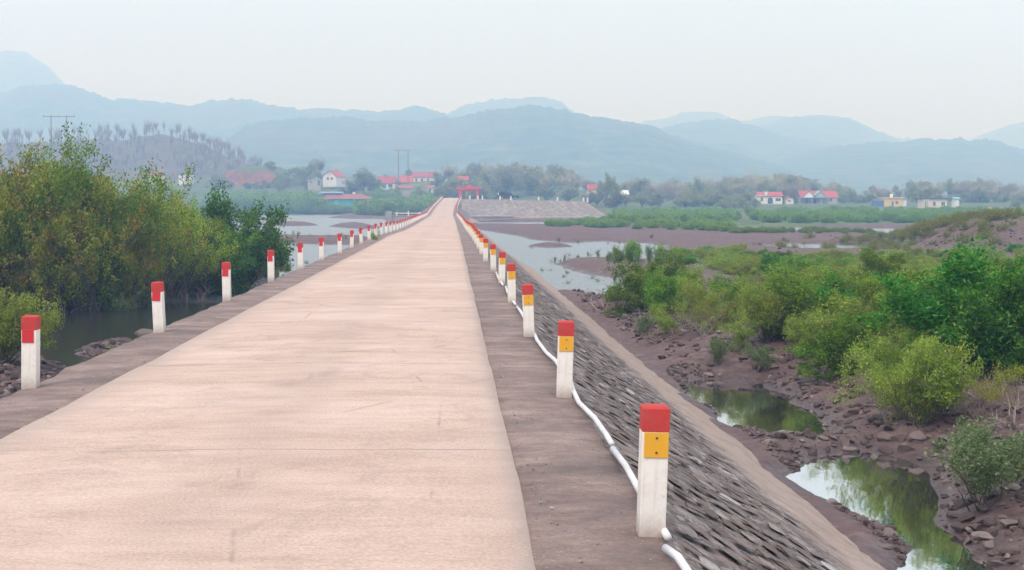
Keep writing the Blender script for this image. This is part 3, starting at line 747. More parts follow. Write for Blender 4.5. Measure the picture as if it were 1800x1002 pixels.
def plant(key, name, seed, stems, h, spread_base, depth, nchild, spread, per, lsize, leafm, barkm, rosette=.12, trunk=0.0, rad=.03, up=.25, part_names=('branches', 'foliage'), minr=0.0, leaf_keep=1.0, shrink=.62, low=None, jit=.16, split=True, clump=1.1):
    """makes one plant kind: an Empty with branches and foliage, or a single mesh; remembers its height"""
    rs = np.random.RandomState(seed); segs, tips = [], []
    if trunk:
        path = [np.array([0, 0, -.3])]; d = np.array([0, 0, 1.0])
        for i in range(4):
            path.append(path[-1] + np.array([rs.normal(0, .04)*trunk, rs.normal(0, .04)*trunk, (trunk+.3)/4]))
        segs.append((path, [rad*1.15, rad, rad*.92, rad*.85, rad*.8])); base = path[-1]
    for s in range(stems):
        a = rs.rand()*6.283; t = rs.uniform(.25, 1)*spread_base
        d = np.array([math.cos(a)*math.sin(t), math.sin(a)*math.sin(t), math.cos(t)])
        bs = path[3] + (path[4]-path[3])*rs.rand() if trunk else np.array([rs.normal(0, .12)*h*.3, rs.normal(0, .12)*h*.3, -.1])
        grow(rs, bs, d, h*.45*rs.uniform(.75, 1.2), rad*(.7 if trunk else 1), depth, nchild, spread, segs, tips, up, shrink, jit)
    if low: tips = [q for q in tips if q[0][2] > low*rs.rand()]
    if leaf_keep < 1:
        zt = max(q[0][2] for q in tips); o_ = rs.rand()*40
        def ok(q):
            f = float(fbm(np.array(q[0][0]*clump + o_ + q[0][2]*.9), np.array(q[0][1]*clump + q[0][2]*clump), 2))
            return f + .35*(q[0][2]/zt - .62) > 1 - leaf_keep
        tips = [q for q in tips if ok(q)]
    bv, bf = seg_mesh(segs, 4, minr)
    if per:
        lv, lf = leaf_mesh(rs, tips, per, lsize, rosette); top = np.percentile(lv[:, 2], 99.2)
    else: lv, lf = np.zeros((0, 3)), np.zeros((0, 4), int); top = bv[:, 2].max()
    if split and per:
        PROTO[key] = (name, [(part_names[0], np_mesh(part_names[0], bv, bf, M[barkm])), (part_names[1], np_mesh(part_names[1], lv, lf, M[leafm]))], top)
    else:
        v = np.concatenate([bv, lv]); f = np.concatenate([bf, lf + len(bv)])
        PROTO[key] = (name, [(None, np_mesh(name, v, f, [M[barkm], M[leafm or barkm]], np.r_[np.zeros(len(bf)), np.ones(len(lf))]))], top)
_pr = random.Random(11)
def put(key, x, y, z, height, label, cat, group=None, rz=None, wide=1.0):
    name, parts, top = PROTO[key]; s = height/top
    rz = _pr.uniform(0, 6.28) if rz is None else rz
    if parts[0][0] is None:
        o = link(name, parts[0][1])
    else:
        o = empty(name, (0, 0, 0))
        for pn, me in parts: link(pn, me, o)
    o.location = (float(x), float(y), float(z)); o.rotation_euler = (0, 0, rz); o.scale = (s*wide, s*wide, s)
    return tag(o, label, cat, group)
def on_ground(px, py):
    z = WL + .5
    for i in range(6):
        p = at_z(px, py, z); z = .5*z + .5*max(gz(p[0], p[1]), WL)
    p = at_z(px, py, z); return p[0], p[1], gz(p[0], p[1])
def put_px(key, px, base, top, label, cat, group=None, wide=1.0, sink=.05):
    x, y, z = on_ground(px, base)
    h = at_y(px, top, y)[2] - z
    return put(key, x, y, z - sink, h, label, cat, group, None, wide)

plant('green_a', 'mangrove_bush', 1, 11, 2.2, 1.0, 3, 4, .62, 15, .085, 'leaf_green', 'bark', .075, rad=.024)
plant('green_b', 'mangrove_bush', 2, 10, 2.2, 1.05, 3, 4, .66, 15, .085, 'leaf_dark', 'bark', .075, rad=.026, jit=.2)
plant('lime_a', 'mangrove_bush', 3, 11, 2.0, 1.0, 3, 4, .62, 13, .07, 'leaf_lime', 'bark', .07, rad=.02, leaf_keep=.62, clump=2.0)
plant('lime_b', 'mangrove_bush', 4, 9, 2.0, 1.15, 3, 4, .7, 10, .07, 'leaf_lime', 'bark_pale', .08, rad=.02, leaf_keep=.56, clump=2.0)
plant('olive_a', 'mangrove_tree', 5, 9, 5.0, .8, 3, 4, .6, 14, .12, 'leaf_olive', 'bark', .11, rad=.055, leaf_keep=.60, clump=1.7)
plant('olive_b', 'mangrove_tree', 6, 9, 5.0, .9, 3, 4, .66, 14, .12, 'leaf_olive', 'bark', .11, rad=.055, leaf_keep=.54, clump=1.9)
plant('olive_c', 'mangrove_tree', 7, 9, 5.0, .8, 3, 4, .62, 16, .12, 'leaf_green', 'bark', .11, rad=.055, leaf_keep=.64, clump=1.7)
plant('twiggy', 'twiggy_shrub', 8, 12, 3.0, 1.15, 3, 4, .7, 6, .08, 'leaf_olive', 'bark_bare', .10, rad=.026, leaf_keep=.42)
plant('sapling', 'sapling', 9, 8, 1.5, .75, 3, 3, .55, 8, .05, 'leaf_grey', 'bark', .045, rad=.010)
plant('sprout', 'seedling', 10, 4, .9, .5, 1, 4, .5, 6, .08, 'leaf_grey', 'bark', .05, rad=.012, split=False)
plant('dead', 'dead_branch', 12, 8, 1.3, 1.25, 3, 3, .65, 0, 0, None, 'bark_pale', rad=.034, up=.08)
plant('deadbrown', 'dead_branch', 13, 10, 1.2, 1.35, 2, 4, .7, 0, 0, None, 'bark_bare', rad=.04, up=.03)
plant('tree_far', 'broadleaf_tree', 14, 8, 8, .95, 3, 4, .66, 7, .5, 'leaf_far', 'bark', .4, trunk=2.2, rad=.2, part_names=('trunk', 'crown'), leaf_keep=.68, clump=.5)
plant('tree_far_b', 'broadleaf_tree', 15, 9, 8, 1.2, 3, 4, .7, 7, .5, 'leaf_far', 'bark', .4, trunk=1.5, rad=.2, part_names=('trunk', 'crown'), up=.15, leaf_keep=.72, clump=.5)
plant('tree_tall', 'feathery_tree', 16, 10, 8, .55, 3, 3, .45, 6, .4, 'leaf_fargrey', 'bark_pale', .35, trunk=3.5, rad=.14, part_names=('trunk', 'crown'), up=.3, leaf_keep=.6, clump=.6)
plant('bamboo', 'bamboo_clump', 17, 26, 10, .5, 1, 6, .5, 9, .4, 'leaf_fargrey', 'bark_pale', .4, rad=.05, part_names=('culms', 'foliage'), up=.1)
plant('bare', 'bare_tree', 18, 9, 8, .45, 2, 4, .45, 1, .35, 'leaf_fargrey', 'bark_bare', .25, trunk=4, rad=.24, leaf_keep=.5, split=False)
plant('bare_b', 'bare_tree', 19, 8, 7, .4, 2, 4, .42, 1, .35, 'leaf_fargrey', 'bark_bare', .25, trunk=5, rad=.22, leaf_keep=.45, split=False)
plant('band_a', 'mangrove_bush', 20, 9, 3.0, 1.25, 2, 4, .7, 11, .30, 'leaf_band', 'bark', .24, rad=.05, split=False)
plant('band_b', 'mangrove_bush', 21, 9, 3.0, 1.25, 2, 4, .7, 11, .30, 'leaf_band', 'bark', .24, rad=.05, split=False)
plant('weed', 'weed_tuft', 22, 12, .5, 1.2, 1, 4, .6, 8, .035, 'leaf_lime', 'bark', .025, rad=.004, split=False)

# left bank trees
left_trees = [
 (-60, 552, 268, 'olive_a'), (25, 540, 262, 'olive_b'), (105, 540, 268, 'olive_a'), (60, 520, 266, 'olive_c'), (185, 534, 278, 'olive_b'), (265, 530, 302, 'olive_a'),
 (225, 512, 284, 'olive_c'), (320, 520, 330, 'olive_b'), (300, 500, 312, 'olive_c'), (372, 512, 352, 'olive_a'), (352, 492, 336, 'olive_c'), (415, 498, 358, 'olive_c'), (150, 505, 270, 'olive_a'), (-30, 515, 266, 'olive_b'), (335, 512, 350, 'olive_a'), (395, 505, 385, 'olive_a'), (440, 492, 392, 'olive_c'), (75, 548, 330, 'olive_b'), (150, 545, 350, 'olive_a'), (230, 540, 380, 'olive_a')]
for i, (px, bs, tp, kd) in enumerate(left_trees):
    put_px(kd, px - max(0, px-250)*.10, bs, tp + 18 + (i*37 % 5)*6, {'olive_a': 'tall olive and yellow leaved mangrove tree in the dense stand on the left bank',
        'olive_b': 'tall thin leaved mangrove tree with bare twigs in the dense stand on the left bank',
        'olive_c': 'tall fresher green mangrove tree in the dense stand on the left bank'}[kd], 'mangrove', 'tall mangroves crowded on the left bank', wide=.92)
for px, bs, tp in ((116, 520, 262), (176, 522, 262), (45, 522, 264)):
    put_px('olive_c' if px % 3 else 'olive_a', px, bs, tp, 'taller mangrove crown standing above the crowded left bank stand', 'mangrove', 'taller crowns in the left bank stand', wide=.85)
for i, px in enumerate((-20, 40, 95, 150, 205, 250, 300, 350, 400, 440)):
    put_px('twiggy', px, 538 - max(0, (px-150))*.11, 430 + (i % 3)*14, 'brown twiggy leafless undergrowth shrub below the left bank mangroves', 'shrub', 'twiggy shrubs at the foot of the left bank', wide=1.3)
for px, bs, tp, kd, lab in [(2, 640, 508, 'lime_a', 'yellow green bush cut by the left edge of the photo beside the nearest left post'),
                            (465, 487, 425, 'green_a', 'low green mangrove hanging over the water at the end of the left bank'),
                            (408, 496, 352, 'green_b', 'dense rich green mangrove at the tip of the left bank behind the third left post'),
                            (365, 508, 392, 'green_b', 'dark green mangrove left of the rich green one at the bank tip'),
                            (208, 545, 513, 'sapling', 'small green sapling in the dark water beside the pale boulder')]:
    put_px(kd, px, bs, tp, lab, 'bush')

# right foreground bushes, nearest first
hero = [
 (1725, 890, 722, 'sapling', 1.35, 'sparse grey green sapling standing in the rubble at the lower right'),
 (1610, 748, 592, 'lime_a', .95, 'yellow green bush leaning over the stony bank above the near pool'),
 (1560, 740, 640, 'lime_b', 1.0, 'low dull green bush under the yellow green one by the pool'),
 (1720, 650, 452, 'green_b', 1.35, 'large dark green mangrove with a spiky top near the right edge'),
 (1790, 660, 475, 'green_b', 1.2, 'dark green mangrove cut by the right edge of the photo'),
 (1545, 632, 515, 'lime_a', 1.3, 'wide mid green bush left of the large dark mangrove'),
 (1625, 625, 480, 'green_a', 1.2, 'light green bush touching the left side of the large dark mangrove'),
 (1415, 598, 480, 'green_a', 1.35, 'rounded bright green mangrove bush in the middle of the right bank'),
 (1470, 592, 495, 'green_b', 1.0, 'deeper green bush at the right shoulder of the rounded bright one'),
 (1240, 590, 505, 'lime_b', 1.4, 'straggly yellow green bush spilling down the mud bank'),
 (1290, 580, 495, 'lime_b', 1.3, 'thin yellow olive bush behind the straggly one on the mud bank'),
 (1150, 545, 455, 'green_a', 1.2, 'bright green bush at the water edge beyond the driftwood'),
 (1195, 540, 468, 'lime_a', 1.2, 'lime green bush right of the bright one at the water edge'),
 (1130, 590, 548, 'sapling', 1.0, 'tiny grey sprig on the mud below the driftwood'),
 (1260, 640, 585, 'sapling', 1.0, 'low leafy sprig on the dark mud ledge'),
 (1215, 520, 478, 'lime_a', 1.0, 'small lime mangrove behind the bright green bush'),
 (1360, 500, 445, 'green_b', 1.0, 'dark upright mangrove standing out of the paler thicket'),
 (1545, 520, 440, 'green_a', 1.2, 'taller bright green mangrove with spiky top in the thicket'),
 (1700, 500, 436, 'green_a', 1.0, 'spiky green mangrove top behind the large dark one'),
 (1345, 640, 600, 'sapling', 1.0, 'leafy sprig at the brow of the eroded mud ledge'),
 (1500, 645, 555, 'green_a', 1.3, 'bright green bush below the deeper green one on the right bank'),
 (1440, 625, 550, 'lime_a', 1.3, 'lime bush in front of the rounded bright green one'),
 (1590, 690, 585, 'lime_a', 1.2, 'yellow green bush just behind the bush by the pool'),
 (1300, 565, 490, 'green_a', 1.4, 'fresh green bush in the middle of the mud bank thicket'),
 (1400, 545, 470, 'lime_a', 1.5, 'broad lime bush behind the rounded bright green one'),
 (1680, 560, 470, 'lime_a', 1.4, 'lime bush behind the left half of the large dark mangrove'),
 (1765, 520, 450, 'green_a', 1.3, 'green bush behind the right half of the large dark mangrove'),
 (1330, 535, 478, 'lime_b', 1.6, 'pale straggly bush at the back of the mud bank'),
 (1480, 560, 480, 'green_a', 1.5, 'wide green bush between the rounded one and the taller spiky one'),
 (1580, 570, 480, 'lime_a', 1.5, 'wide lime bush behind the light green one'),
 (1185, 590, 525, 'lime_b', 1.3, 'olive straggly bush on the mud bank just past the driftwood'),
 (1290, 615, 540, 'lime_b', 1.3, 'olive straggly bush at the front of the mud ledge'),
 (1345, 600, 505, 'lime_a', 1.2, 'yellow green bush left of the rounded bright green one'),
 (1235, 560, 490, 'lime_a', 1.3, 'yellow green bush behind the straggly bushes of the mud bank'),
 (1170, 560, 480, 'green_a', 1.0, 'upright green bush between the two water edge bushes'),
 (1480, 650, 590, 'twiggy', 1.0, 'low brown twiggy shrub between the ledge and the yellow green bush'),
 (1650, 735, 660, 'twiggy', 1.2, 'brown twiggy shrub right of the yellow green bush by the pool'),
 (1720, 735, 655, 'twiggy', 1.2, 'brown twiggy shrub under the large dark mangrove'),
 (1790, 715, 630, 'twiggy', 1.2, 'brown twiggy shrub at the right edge under the dark mangroves'),
 (1790, 850, 770, 'sapling', 1.1, 'leafy sapling cut by the right edge above the rubble'),
]
for px, bs, tp, kd, wd, lab in hero:
    put_px(kd, px, bs, tp, lab, 'bush', wide=wd)
# thicket between 45 and 120 m
rt = random.Random(5); cnt = 0
for i in range(700):
    y = 42 + 78*rt.random()**.8; px = rt.uniform(1165, 1960)
    u = (px - 795)/F; x = u*y
    p = on_px = (px, 356 + 2500*3.4/y)
    lim = 1165 + 60*vnoise(y*.1, 3)
    if px < 1230 and y < 75: continue
    if on_px[1] > 470 and px < 1290: continue
    if ground([x], [y])[0] < WL + .12: continue
    if on_px[1] > 520 and rt.random() < .75: continue
    if y > (112 if px < 1320 else 97): continue
    kd = rt.choice(['lime_a', 'lime_a', 'lime_b', 'green_a', 'lime_a'])
    o = put(kd, x, y, gz(x, y) - .1, float(np.interp(y, [42, 75, 112], [1.2, .8, .5]))*rt.uniform(.8, 1.15), 'yellow green mangrove bush in the crowded thicket on the right mudflat', 'bush', 'mangrove bushes of the right thicket', wide=rt.uniform(1.5, 2.2))
    cnt += 1
    if cnt >= 200: break
# solitary little mangroves in the water at mid distance
for px, bs, tp, kd, lab in [(1087, 461, 433, 'band_a', 'small dark round mangrove standing in the water right of the dam'),
                            (1112, 461, 424, 'band_b', 'taller mangrove in the water beside the small round one'),
                            (1140, 462, 428, 'sapling', 'thin pale mangrove in the water left of the green thicket'),
                            (1165, 464, 430, 'band_a', 'bushy mangrove where the thicket meets the water')]:
    put_px(kd, px, bs, tp, lab, 'mangrove', wide=.7)
# seedlings in the shallows
for i in range(130):
    if i < 85: px, py = rt.uniform(885, 1150), rt.uniform(424, 515)
    else: px, py = rt.uniform(470, 640), rt.uniform(402, 470)
    p = at_z(px, py, WL)
    if i < 85 and (px - 795)/(py - 356) < 1.32: continue
    put('sprout', p[0], p[1], max(gz(p[0], p[1]), WL-.4)-.02, rt.uniform(.22, .65), 'thin grey green mangrove seedling poking out of the shallow water', 'seedling', 'mangrove seedlings in the shallows')
# dead branches and driftwood
for px, bs, tp, kd, lab in [(1735, 700, 640, 'dead', 'pale bare dead branches at the right edge under the dark mangrove'),
                            (1790, 745, 665, 'dead', 'sprawling pale dead branches cut by the right edge'),
                            (1680, 720, 665, 'dead', 'bleached dead twigs beside the yellow green bush'),
                            (1765, 690, 640, 'dead', 'small fork of bleached dead wood near the right edge'),
                            (1060, 545, 500, 'deadbrown', 'heap of brown driftwood where the slope meets the water'),
                            (1100, 552, 505, 'deadbrown', 'tangle of driftwood right of the brown heap'),
                            (1028, 530, 505, 'deadbrown', 'small dark driftwood pile against the stone slope'),
                            (1140, 575, 530, 'dead', 'pale crossed driftwood sticks below the bright green bush'),
                            (1160, 600, 560, 'deadbrown', 'brown brushwood on the mud below the lime bush'),
                            (120, 545, 505, 'deadbrown', 'dark dead brush at the left waterline'),
                            (300, 530, 490, 'deadbrown', 'dark dead brush behind the second left post')]:
    put_px(kd, px, bs, tp, lab, 'dead wood', 'dead wood on the banks', wide=1.5)
# weeds on the road edges
put_px('weed', 233, 628, 606, 'yellow green weed on the left shoulder before the second left post', 'weed', wide=1.5)
put_px('weed', 262, 622, 600, 'small upright weed beside the weed on the left shoulder', 'weed', wide=1.0)
for px, bs, tp, lab in [(233, 628, 612, ''), ]: pass
p = at_z(662, 421, -.03); put('lime_b', p[0], p[1], -.15, .62, 'round green shrub growing at the left road edge between guard posts', 'bush', wide=1.3)
p = at_y(797, 381, 262); put('lime_b', p[0]+1, 262, float(road_z(262))-.1, .8, 'dark green weed clump at the right road edge before the climb', 'weed', wide=1.5)
p = at_y(821, 368, 345); put('bamboo', p[0], 345, 1.2, 3.2, 'thin olive shrub on the bank right of the climbing road', 'shrub', wide=.35)

# far mangrove belts: nobody could count these bushes, one object each
def belt(name, label, count, pick, hrange, keys, seed, mat='leaf_band', cat='mangroves'):
    r_ = random.Random(seed); vs, fs, fm = [], [], []; nb = 0
    pro = []
    for kk_ in keys:
        me = PROTO[kk_][1][0][1]; n = len(me.vertices); co = np.empty(n*3, np.float32); me.vertices.foreach_get('co', co)
        vi = np.empty(len(me.loops), np.int32); me.loops.foreach_get('vertex_index', vi)
        mi = np.empty(len(me.polygons), np.int32); me.polygons.foreach_get('material_index', mi)
        pro.append((co.reshape(-1, 3), vi.reshape(-1, 4), mi, PROTO[kk_][2]))
    pts = []
    while len(pts) < count:
        q = pick(r_)
        if q is not None: pts.append(q)
    zs = ground([p[0] for p in pts], [p[1] for p in pts])
    for (x, y), z in zip(pts, zs):
        co, vi, mi, top = pro[r_.randrange(len(pro))]
        h = r_.uniform(*hrange); s = h/top; a = r_.uniform(0, 6.28); w = s*r_.uniform(.9, 1.5)
        c_, s_ = math.cos(a), math.sin(a)
        Vn = np.stack([(co[:, 0]*c_-co[:, 1]*s_)*w + x, (co[:, 0]*s_+co[:, 1]*c_)*w + y, co[:, 2]*s + z - .1], 1)
        vs.append(Vn); fs.append(vi + nb); fm.append(mi); nb += len(co)
    me = np_mesh(name, np.concatenate(vs), np.concatenate(fs), [M['bark'], M[mat]], np.concatenate(fm))
    tag(link(name, me), label, cat, kind='stuff')
def pick_px(x0, x1, ylo, yhi, ok=None):
    def f(r_):
        px = r_.uniform(x0, x1); y = r_.uniform(ylo(px), yhi(px)); x = (px-795)/F*y
        if gz(x, y) < WL + .1: return None
        return (x, y)
    return f
belt('mangrove_belt', 'low green mangrove belt between the far mud bar and the water channel', 150,
     pick_px(960, 1290, lambda p: 178 + max(0, (1300-p))*.12, lambda p: 222 + max(0, 1300-p)*.25), (.7, 1.15), ['band_a', 'band_b'], 1)
belt('mangrove_belt', 'very low green mangroves in front of the thin far right water strip', 110,
     pick_px(1290, 1580, lambda p: 168, lambda p: 190), (.4, .7), ['band_a', 'band_b'], 11)
belt('mangrove_belt', 'wide dark green mangrove belt beyond the far channel on the right', 520,
     pick_px(1075, 1950, lambda p: 250, lambda p: 400), (1.1, 1.9), ['band_a', 'band_b'], 2)
belt('mangrove_belt', 'dark mangrove belt along the far left shore before the teal house', 150,
     pick_px(380, 560, lambda p: 497, lambda p: 540), (3.0, 5.5), ['band_a', 'band_b'], 3)
belt('mangrove_belt', 'low dark mangroves on the far left shore in front of the teal house', 60,
     pick_px(540, 612, lambda p: 495, lambda p: 507), (1.2, 2.3), ['band_a', 'band_b'], 7)
belt('scrub', 'grey green scrub on the bank left of the climbing road', 90,
     pick_px(640, 770, lambda p: 420, lambda p: 560), (2.0, 5.0), ['band_a', 'band_b'], 4)

def pick_mound(r_):
    m = MOUND[r_.randrange(4)]; return (m[0] + r_.gauss(1, 6), m[1] + r_.gauss(11, 7))
belt('tall_grass', 'tawny yellow grass growing along the top of the far right mound', 750, pick_mound, (.35, .8), ['weed'], 8, 'grass', 'grass')
# trees around the village and along the far right
def tree_px(key, px, top, y, label, group=None, cat='tree', wide=1.0):
    x = (px-795)/F*y; z = gz(x, y); h = max(3, at_y(px, top, y)[2] - z)
    put(key, x, y, z - .2, h, label, cat, group, None, wide)
named = [('tree_far_b', 553, 286, 640, 1.1, 'round dark crowned tree behind the grey shed on the left hillside'),
 ('tree_tall', 566, 271, 660, .8, 'thin tall tree rising above the round dark crowned one'),
 ('tree_far', 640, 296, 575, 1.2, 'dense tree right of the white gabled house'),
 ('tree_far_b', 615, 318, 570, 1.2, 'dark bushy tree below the white gabled house'),
 ('tree_far', 660, 308, 580, 1.1, 'dark tree left of the red roofed house with white gable trim'),
 ('tree_tall', 700, 322, 560, .9, 'grey green tree in front of the utility poles'),
 ('tree_far', 690, 335, 545, 1.2, 'low bushy tree below the red roofed village houses'),
 ('tree_far_b', 735, 328, 540, 1.0, 'bushy tree below the long red roof'),
 ('tree_tall', 790, 285, 600, 1.2, 'pale green feathery tree left of the wooded knoll'),
 ('tree_tall', 768, 296, 610, 1.0, 'small pale feathery tree at the end of the long red roof'),
 ('tree_far', 780, 325, 520, 1.2, 'dark tree right behind the road crest'),
 ('tree_far', 1065, 306, 480, .75, 'tall dark narrow tree beyond the right end of the embankment'),
 ('tree_far', 1080, 312, 485, .7, 'second tall dark tree beyond the embankment end'),
 ('tree_far_b', 1230, 312, 520, .8, 'dark domed tree left of the white house with red roof'),
 ('tree_far_b', 1641, 330, 465, 1.3, 'round dark tree directly behind the cream flat roofed house'),
 ('tree_far_b', 1795, 350, 470, 1.2, 'round dark tree cut by the right edge beyond the sheds')]
for kd, px, tp, y, wd, lab in named: tree_px(kd, px, tp, y, lab, wide=wd)
for px, tp, y in ((392, 312, 626), (412, 318, 622), (436, 321, 620), (470, 319, 622), (492, 311, 626), (508, 308, 630), (456, 322, 619), (382, 306, 634)):
    tree_px('tree_far_b', px, tp, y, 'low scrubby bush in front of the red earth cut', 'bushes before the red earth cut', cat='bush', wide=1.3)
rt = random.Random(21)
for i in range(85):        # wooded knoll behind the car
    px = rt.uniform(795, 1050); y = rt.uniform(560, 690)
    e = 1 - abs((px-905)/150)**3
    if e < .05: continue
    top = 283 + 4*rt.random() + (1-e)*42 + (690-y)*.10
    tree_px(rt.choice(['tree_tall', 'tree_tall', 'tree_tall', 'tree_far_b']), px, top, y, 'grey green tree in the wood on the knoll behind the parked car', 'trees of the wooded knoll', wide=rt.uniform(.8, 1.2))
sky_r = [(1085, 318), (1110, 312), (1130, 310), (1160, 316), (1200, 318), (1240, 316), (1300, 306), (1350, 300), (1400, 306), (1430, 318), (1470, 314), (1500, 322), (1520, 332), (1560, 320), (1580, 316), (1610, 314), (1640, 318), (1680, 312), (1720, 312), (1760, 316), (1820, 320), (1950, 318)]
for i in range(240):
    px = rt.uniform(1040, 1950); y = rt.uniform(535, 690)
    top = np.interp(px, [p[0] for p in sky_r], [p[1] for p in sky_r]) + rt.uniform(-3, 12) + (690-y)*.05
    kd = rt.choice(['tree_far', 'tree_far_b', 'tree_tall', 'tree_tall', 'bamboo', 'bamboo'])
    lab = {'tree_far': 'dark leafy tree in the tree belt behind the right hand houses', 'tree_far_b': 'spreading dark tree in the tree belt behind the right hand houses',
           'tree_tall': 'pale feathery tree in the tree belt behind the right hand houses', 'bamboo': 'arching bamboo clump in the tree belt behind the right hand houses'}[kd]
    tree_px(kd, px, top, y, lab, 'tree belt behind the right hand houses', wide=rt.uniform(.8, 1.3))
for i in range(60):
    px = rt.uniform(1035, 1960); y = rt.uniform(440, 505) if px < 1320 else rt.uniform(535, 560)
    tree_px(rt.choice(['tree_far_b', 'tree_far']), px, rt.uniform(334, 348), y, 'low dark bushy tree on the far right shore before the tree belt', 'low trees of the far right shore', wide=1.5)
for px, tp, y in ((800, 316, 500), (812, 315, 505), (820, 318, 508), (830, 320, 520), (845, 322, 515), (1036, 335, 470), (1050, 334, 475), (1086, 342, 480), (1100, 343, 480), (960, 322, 515), (1000, 326, 505)):
    tree_px('tree_far', px, tp, y, 'dark bushy tree at the foot of the wooded knoll', 'low trees below the knoll', wide=1.4)
for i in range(40):
    px = rt.uniform(440, 790); y = rt.uniform(585, 720)
    top = 318 - (y-585)*.16 + rt.uniform(-6, 10)
    if 560 < px < 625 and y < 640: continue
    tree_px(rt.choice(['tree_far', 'tree_far_b', 'tree_tall']), px, top, y, 'leafy tree among the village houses on the left hillside', 'village trees on the left hillside', wide=rt.uniform(.8, 1.2))
for i in range(290):       # leafless plantation on the left hill
    px = rt.uniform(20, 470); y = rt.uniform(735, 858)
    x = (px-795)/F*y; z = zat_bare(x, y)
    h = rt.uniform(6, 11.5)
    put(rt.choice(['bare', 'bare_b']), x, y, z-.3, h, 'thin leafless tree of the plantation on the left hill', 'tree', 'bare plantation trees on the left hill', wide=rt.uniform(.6, 1.0))

# ------------------------------------------------------------------ rubble
def rock_verts(rs, sub=1):
    import bmesh
    bm = bmesh.new(); bmesh.ops.create_icosphere(bm, subdivisions=sub, radius=1)
    v = np.array([q.co[:] for q in bm.verts]); f = np.array([[q.index for q in fc.verts] for fc in bm.faces]); bm.free()
    for _ in range(9):                          # chop flat facets
        n = rs.normal(0, 1, 3); n /= np.linalg.norm(n); c = rs.uniform(.3, .7)
        d = v @ n; v = np.where((d > c)[:, None], v - (d - c)[:, None]*n, v)
    v = v*(1 + rs.normal(0, .035, (len(v), 1)))
    return v*np.array([1, rs.uniform(.6, .9), rs.uniform(.35, .65)]), f
rsr = np.random.RandomState(77)
ROCKS = [rock_verts(rsr, 2) for _ in range(10)]
def rubble(name, label, pts, smin, smax, seed, power=2.2):
    rs = np.random.RandomState(seed); pts = np.array(pts)
    zs = ground(pts[:, 0], pts[:, 1]); vs, fs, nb = [], [], 0
    for (x, y), z in zip(pts, zs):
        v, f = ROCKS[rs.randint(len(ROCKS))]
        s = smin + (smax-smin)*rs.rand()**power
        a, b_ = rs.uniform(0, 6.28), rs.normal(0, .35); ca, sa = math.cos(a), math.sin(a)
        q = v*s; q = q @ np.array([[1, 0, 0], [0, math.cos(b_), -math.sin(b_)], [0, math.sin(b_), math.cos(b_)]])
        q = np.stack([q[:, 0]*ca - q[:, 1]*sa + x, q[:, 0]*sa + q[:, 1]*ca + y, q[:, 2] + z + s*.12], 1)
        vs.append(q); fs.append(f + nb); nb += len(v)
    me = np_mesh(name, np.concatenate(vs), np.concatenate(fs), M['rock'])
    return tag(link(name, me), label, 'rubble', kind='stuff')
rr = random.Random(9)
def pick_pts(n, gen):
    cand = [gen() for _ in range(n)]
    cand = np.array([c for c in cand if c is not None])
    z = ground(cand[:, 0], cand[:, 1]); o = cand[:, 0] - road_x(cand[:, 1])
    keep = (z > WL + .015) & ((o > 5.2 + .3*(cand[:, 1] > 60)) | (o < -7.5))
    return cand[keep]
def g_right():
    y = 11 + 34*rr.random()**1.0; x = rr.uniform(5.0, 16 + y*.18)
    if x < 6.9 and y > 27 and rr.random() < .85: return None
    return (x, y) if fbm(np.array(x*.35), np.array(y*.35), 2) > .30 else None
def g_right2():
    y = rr.uniform(40, 66); x = rr.uniform(5.3, 10.5 + (y-40)*.1); return (x, y)
def g_mound():
    m = MOUND[rr.randrange(4)]; return (m[0] + rr.gauss(-2, 5), m[1] + rr.gauss(-8, 7))
def g_left():
    p = at_z(rr.uniform(-80, 275), rr.uniform(592, 720), WL); return (p[0], p[1])
def g_leftbank():
    p = at_z(rr.uniform(-60, 470), 0*rr.random() + rr.uniform(490, 548), WL+.1); return (p[0], p[1])
rubble('rubble', 'dark purple brown stones and clods strewn over the right bank beside the pools', pick_pts(24000, g_right), .02, .20, 1, 3.4)
def g_toe():
    y = rr.uniform(11, 34); return (float(road_x(y)) + 5.1 + abs(rr.gauss(0, .7)), y)
def pick_toe(n):
    c = np.array([g_toe() for _ in range(n)]); z = ground(c[:, 0], c[:, 1]); return c[z > WL + .015]
rubble('rubble', 'small dark stones along the toe of the stone slope by the pools', pick_toe(2600), .015, .13, 6, 2.6)
rubble('rubble', 'brown stones and debris between the stone slope and the green bushes', pick_pts(2600, g_right2), .03, .24, 2, 2.6)
rubble('rubble', 'reddish brown clods on the bare face of the far right mound', pick_pts(800, g_mound), .06, .26, 3)
rubble('rubble', 'dark rubble below the left shoulder beside the nearest left post', pick_pts(4600, g_left), .03, .24, 4, 2.8)
rubble('rubble', 'dark stones and debris along the foot of the left bank', pick_pts(3500, g_leftbank), .05, .35, 5)
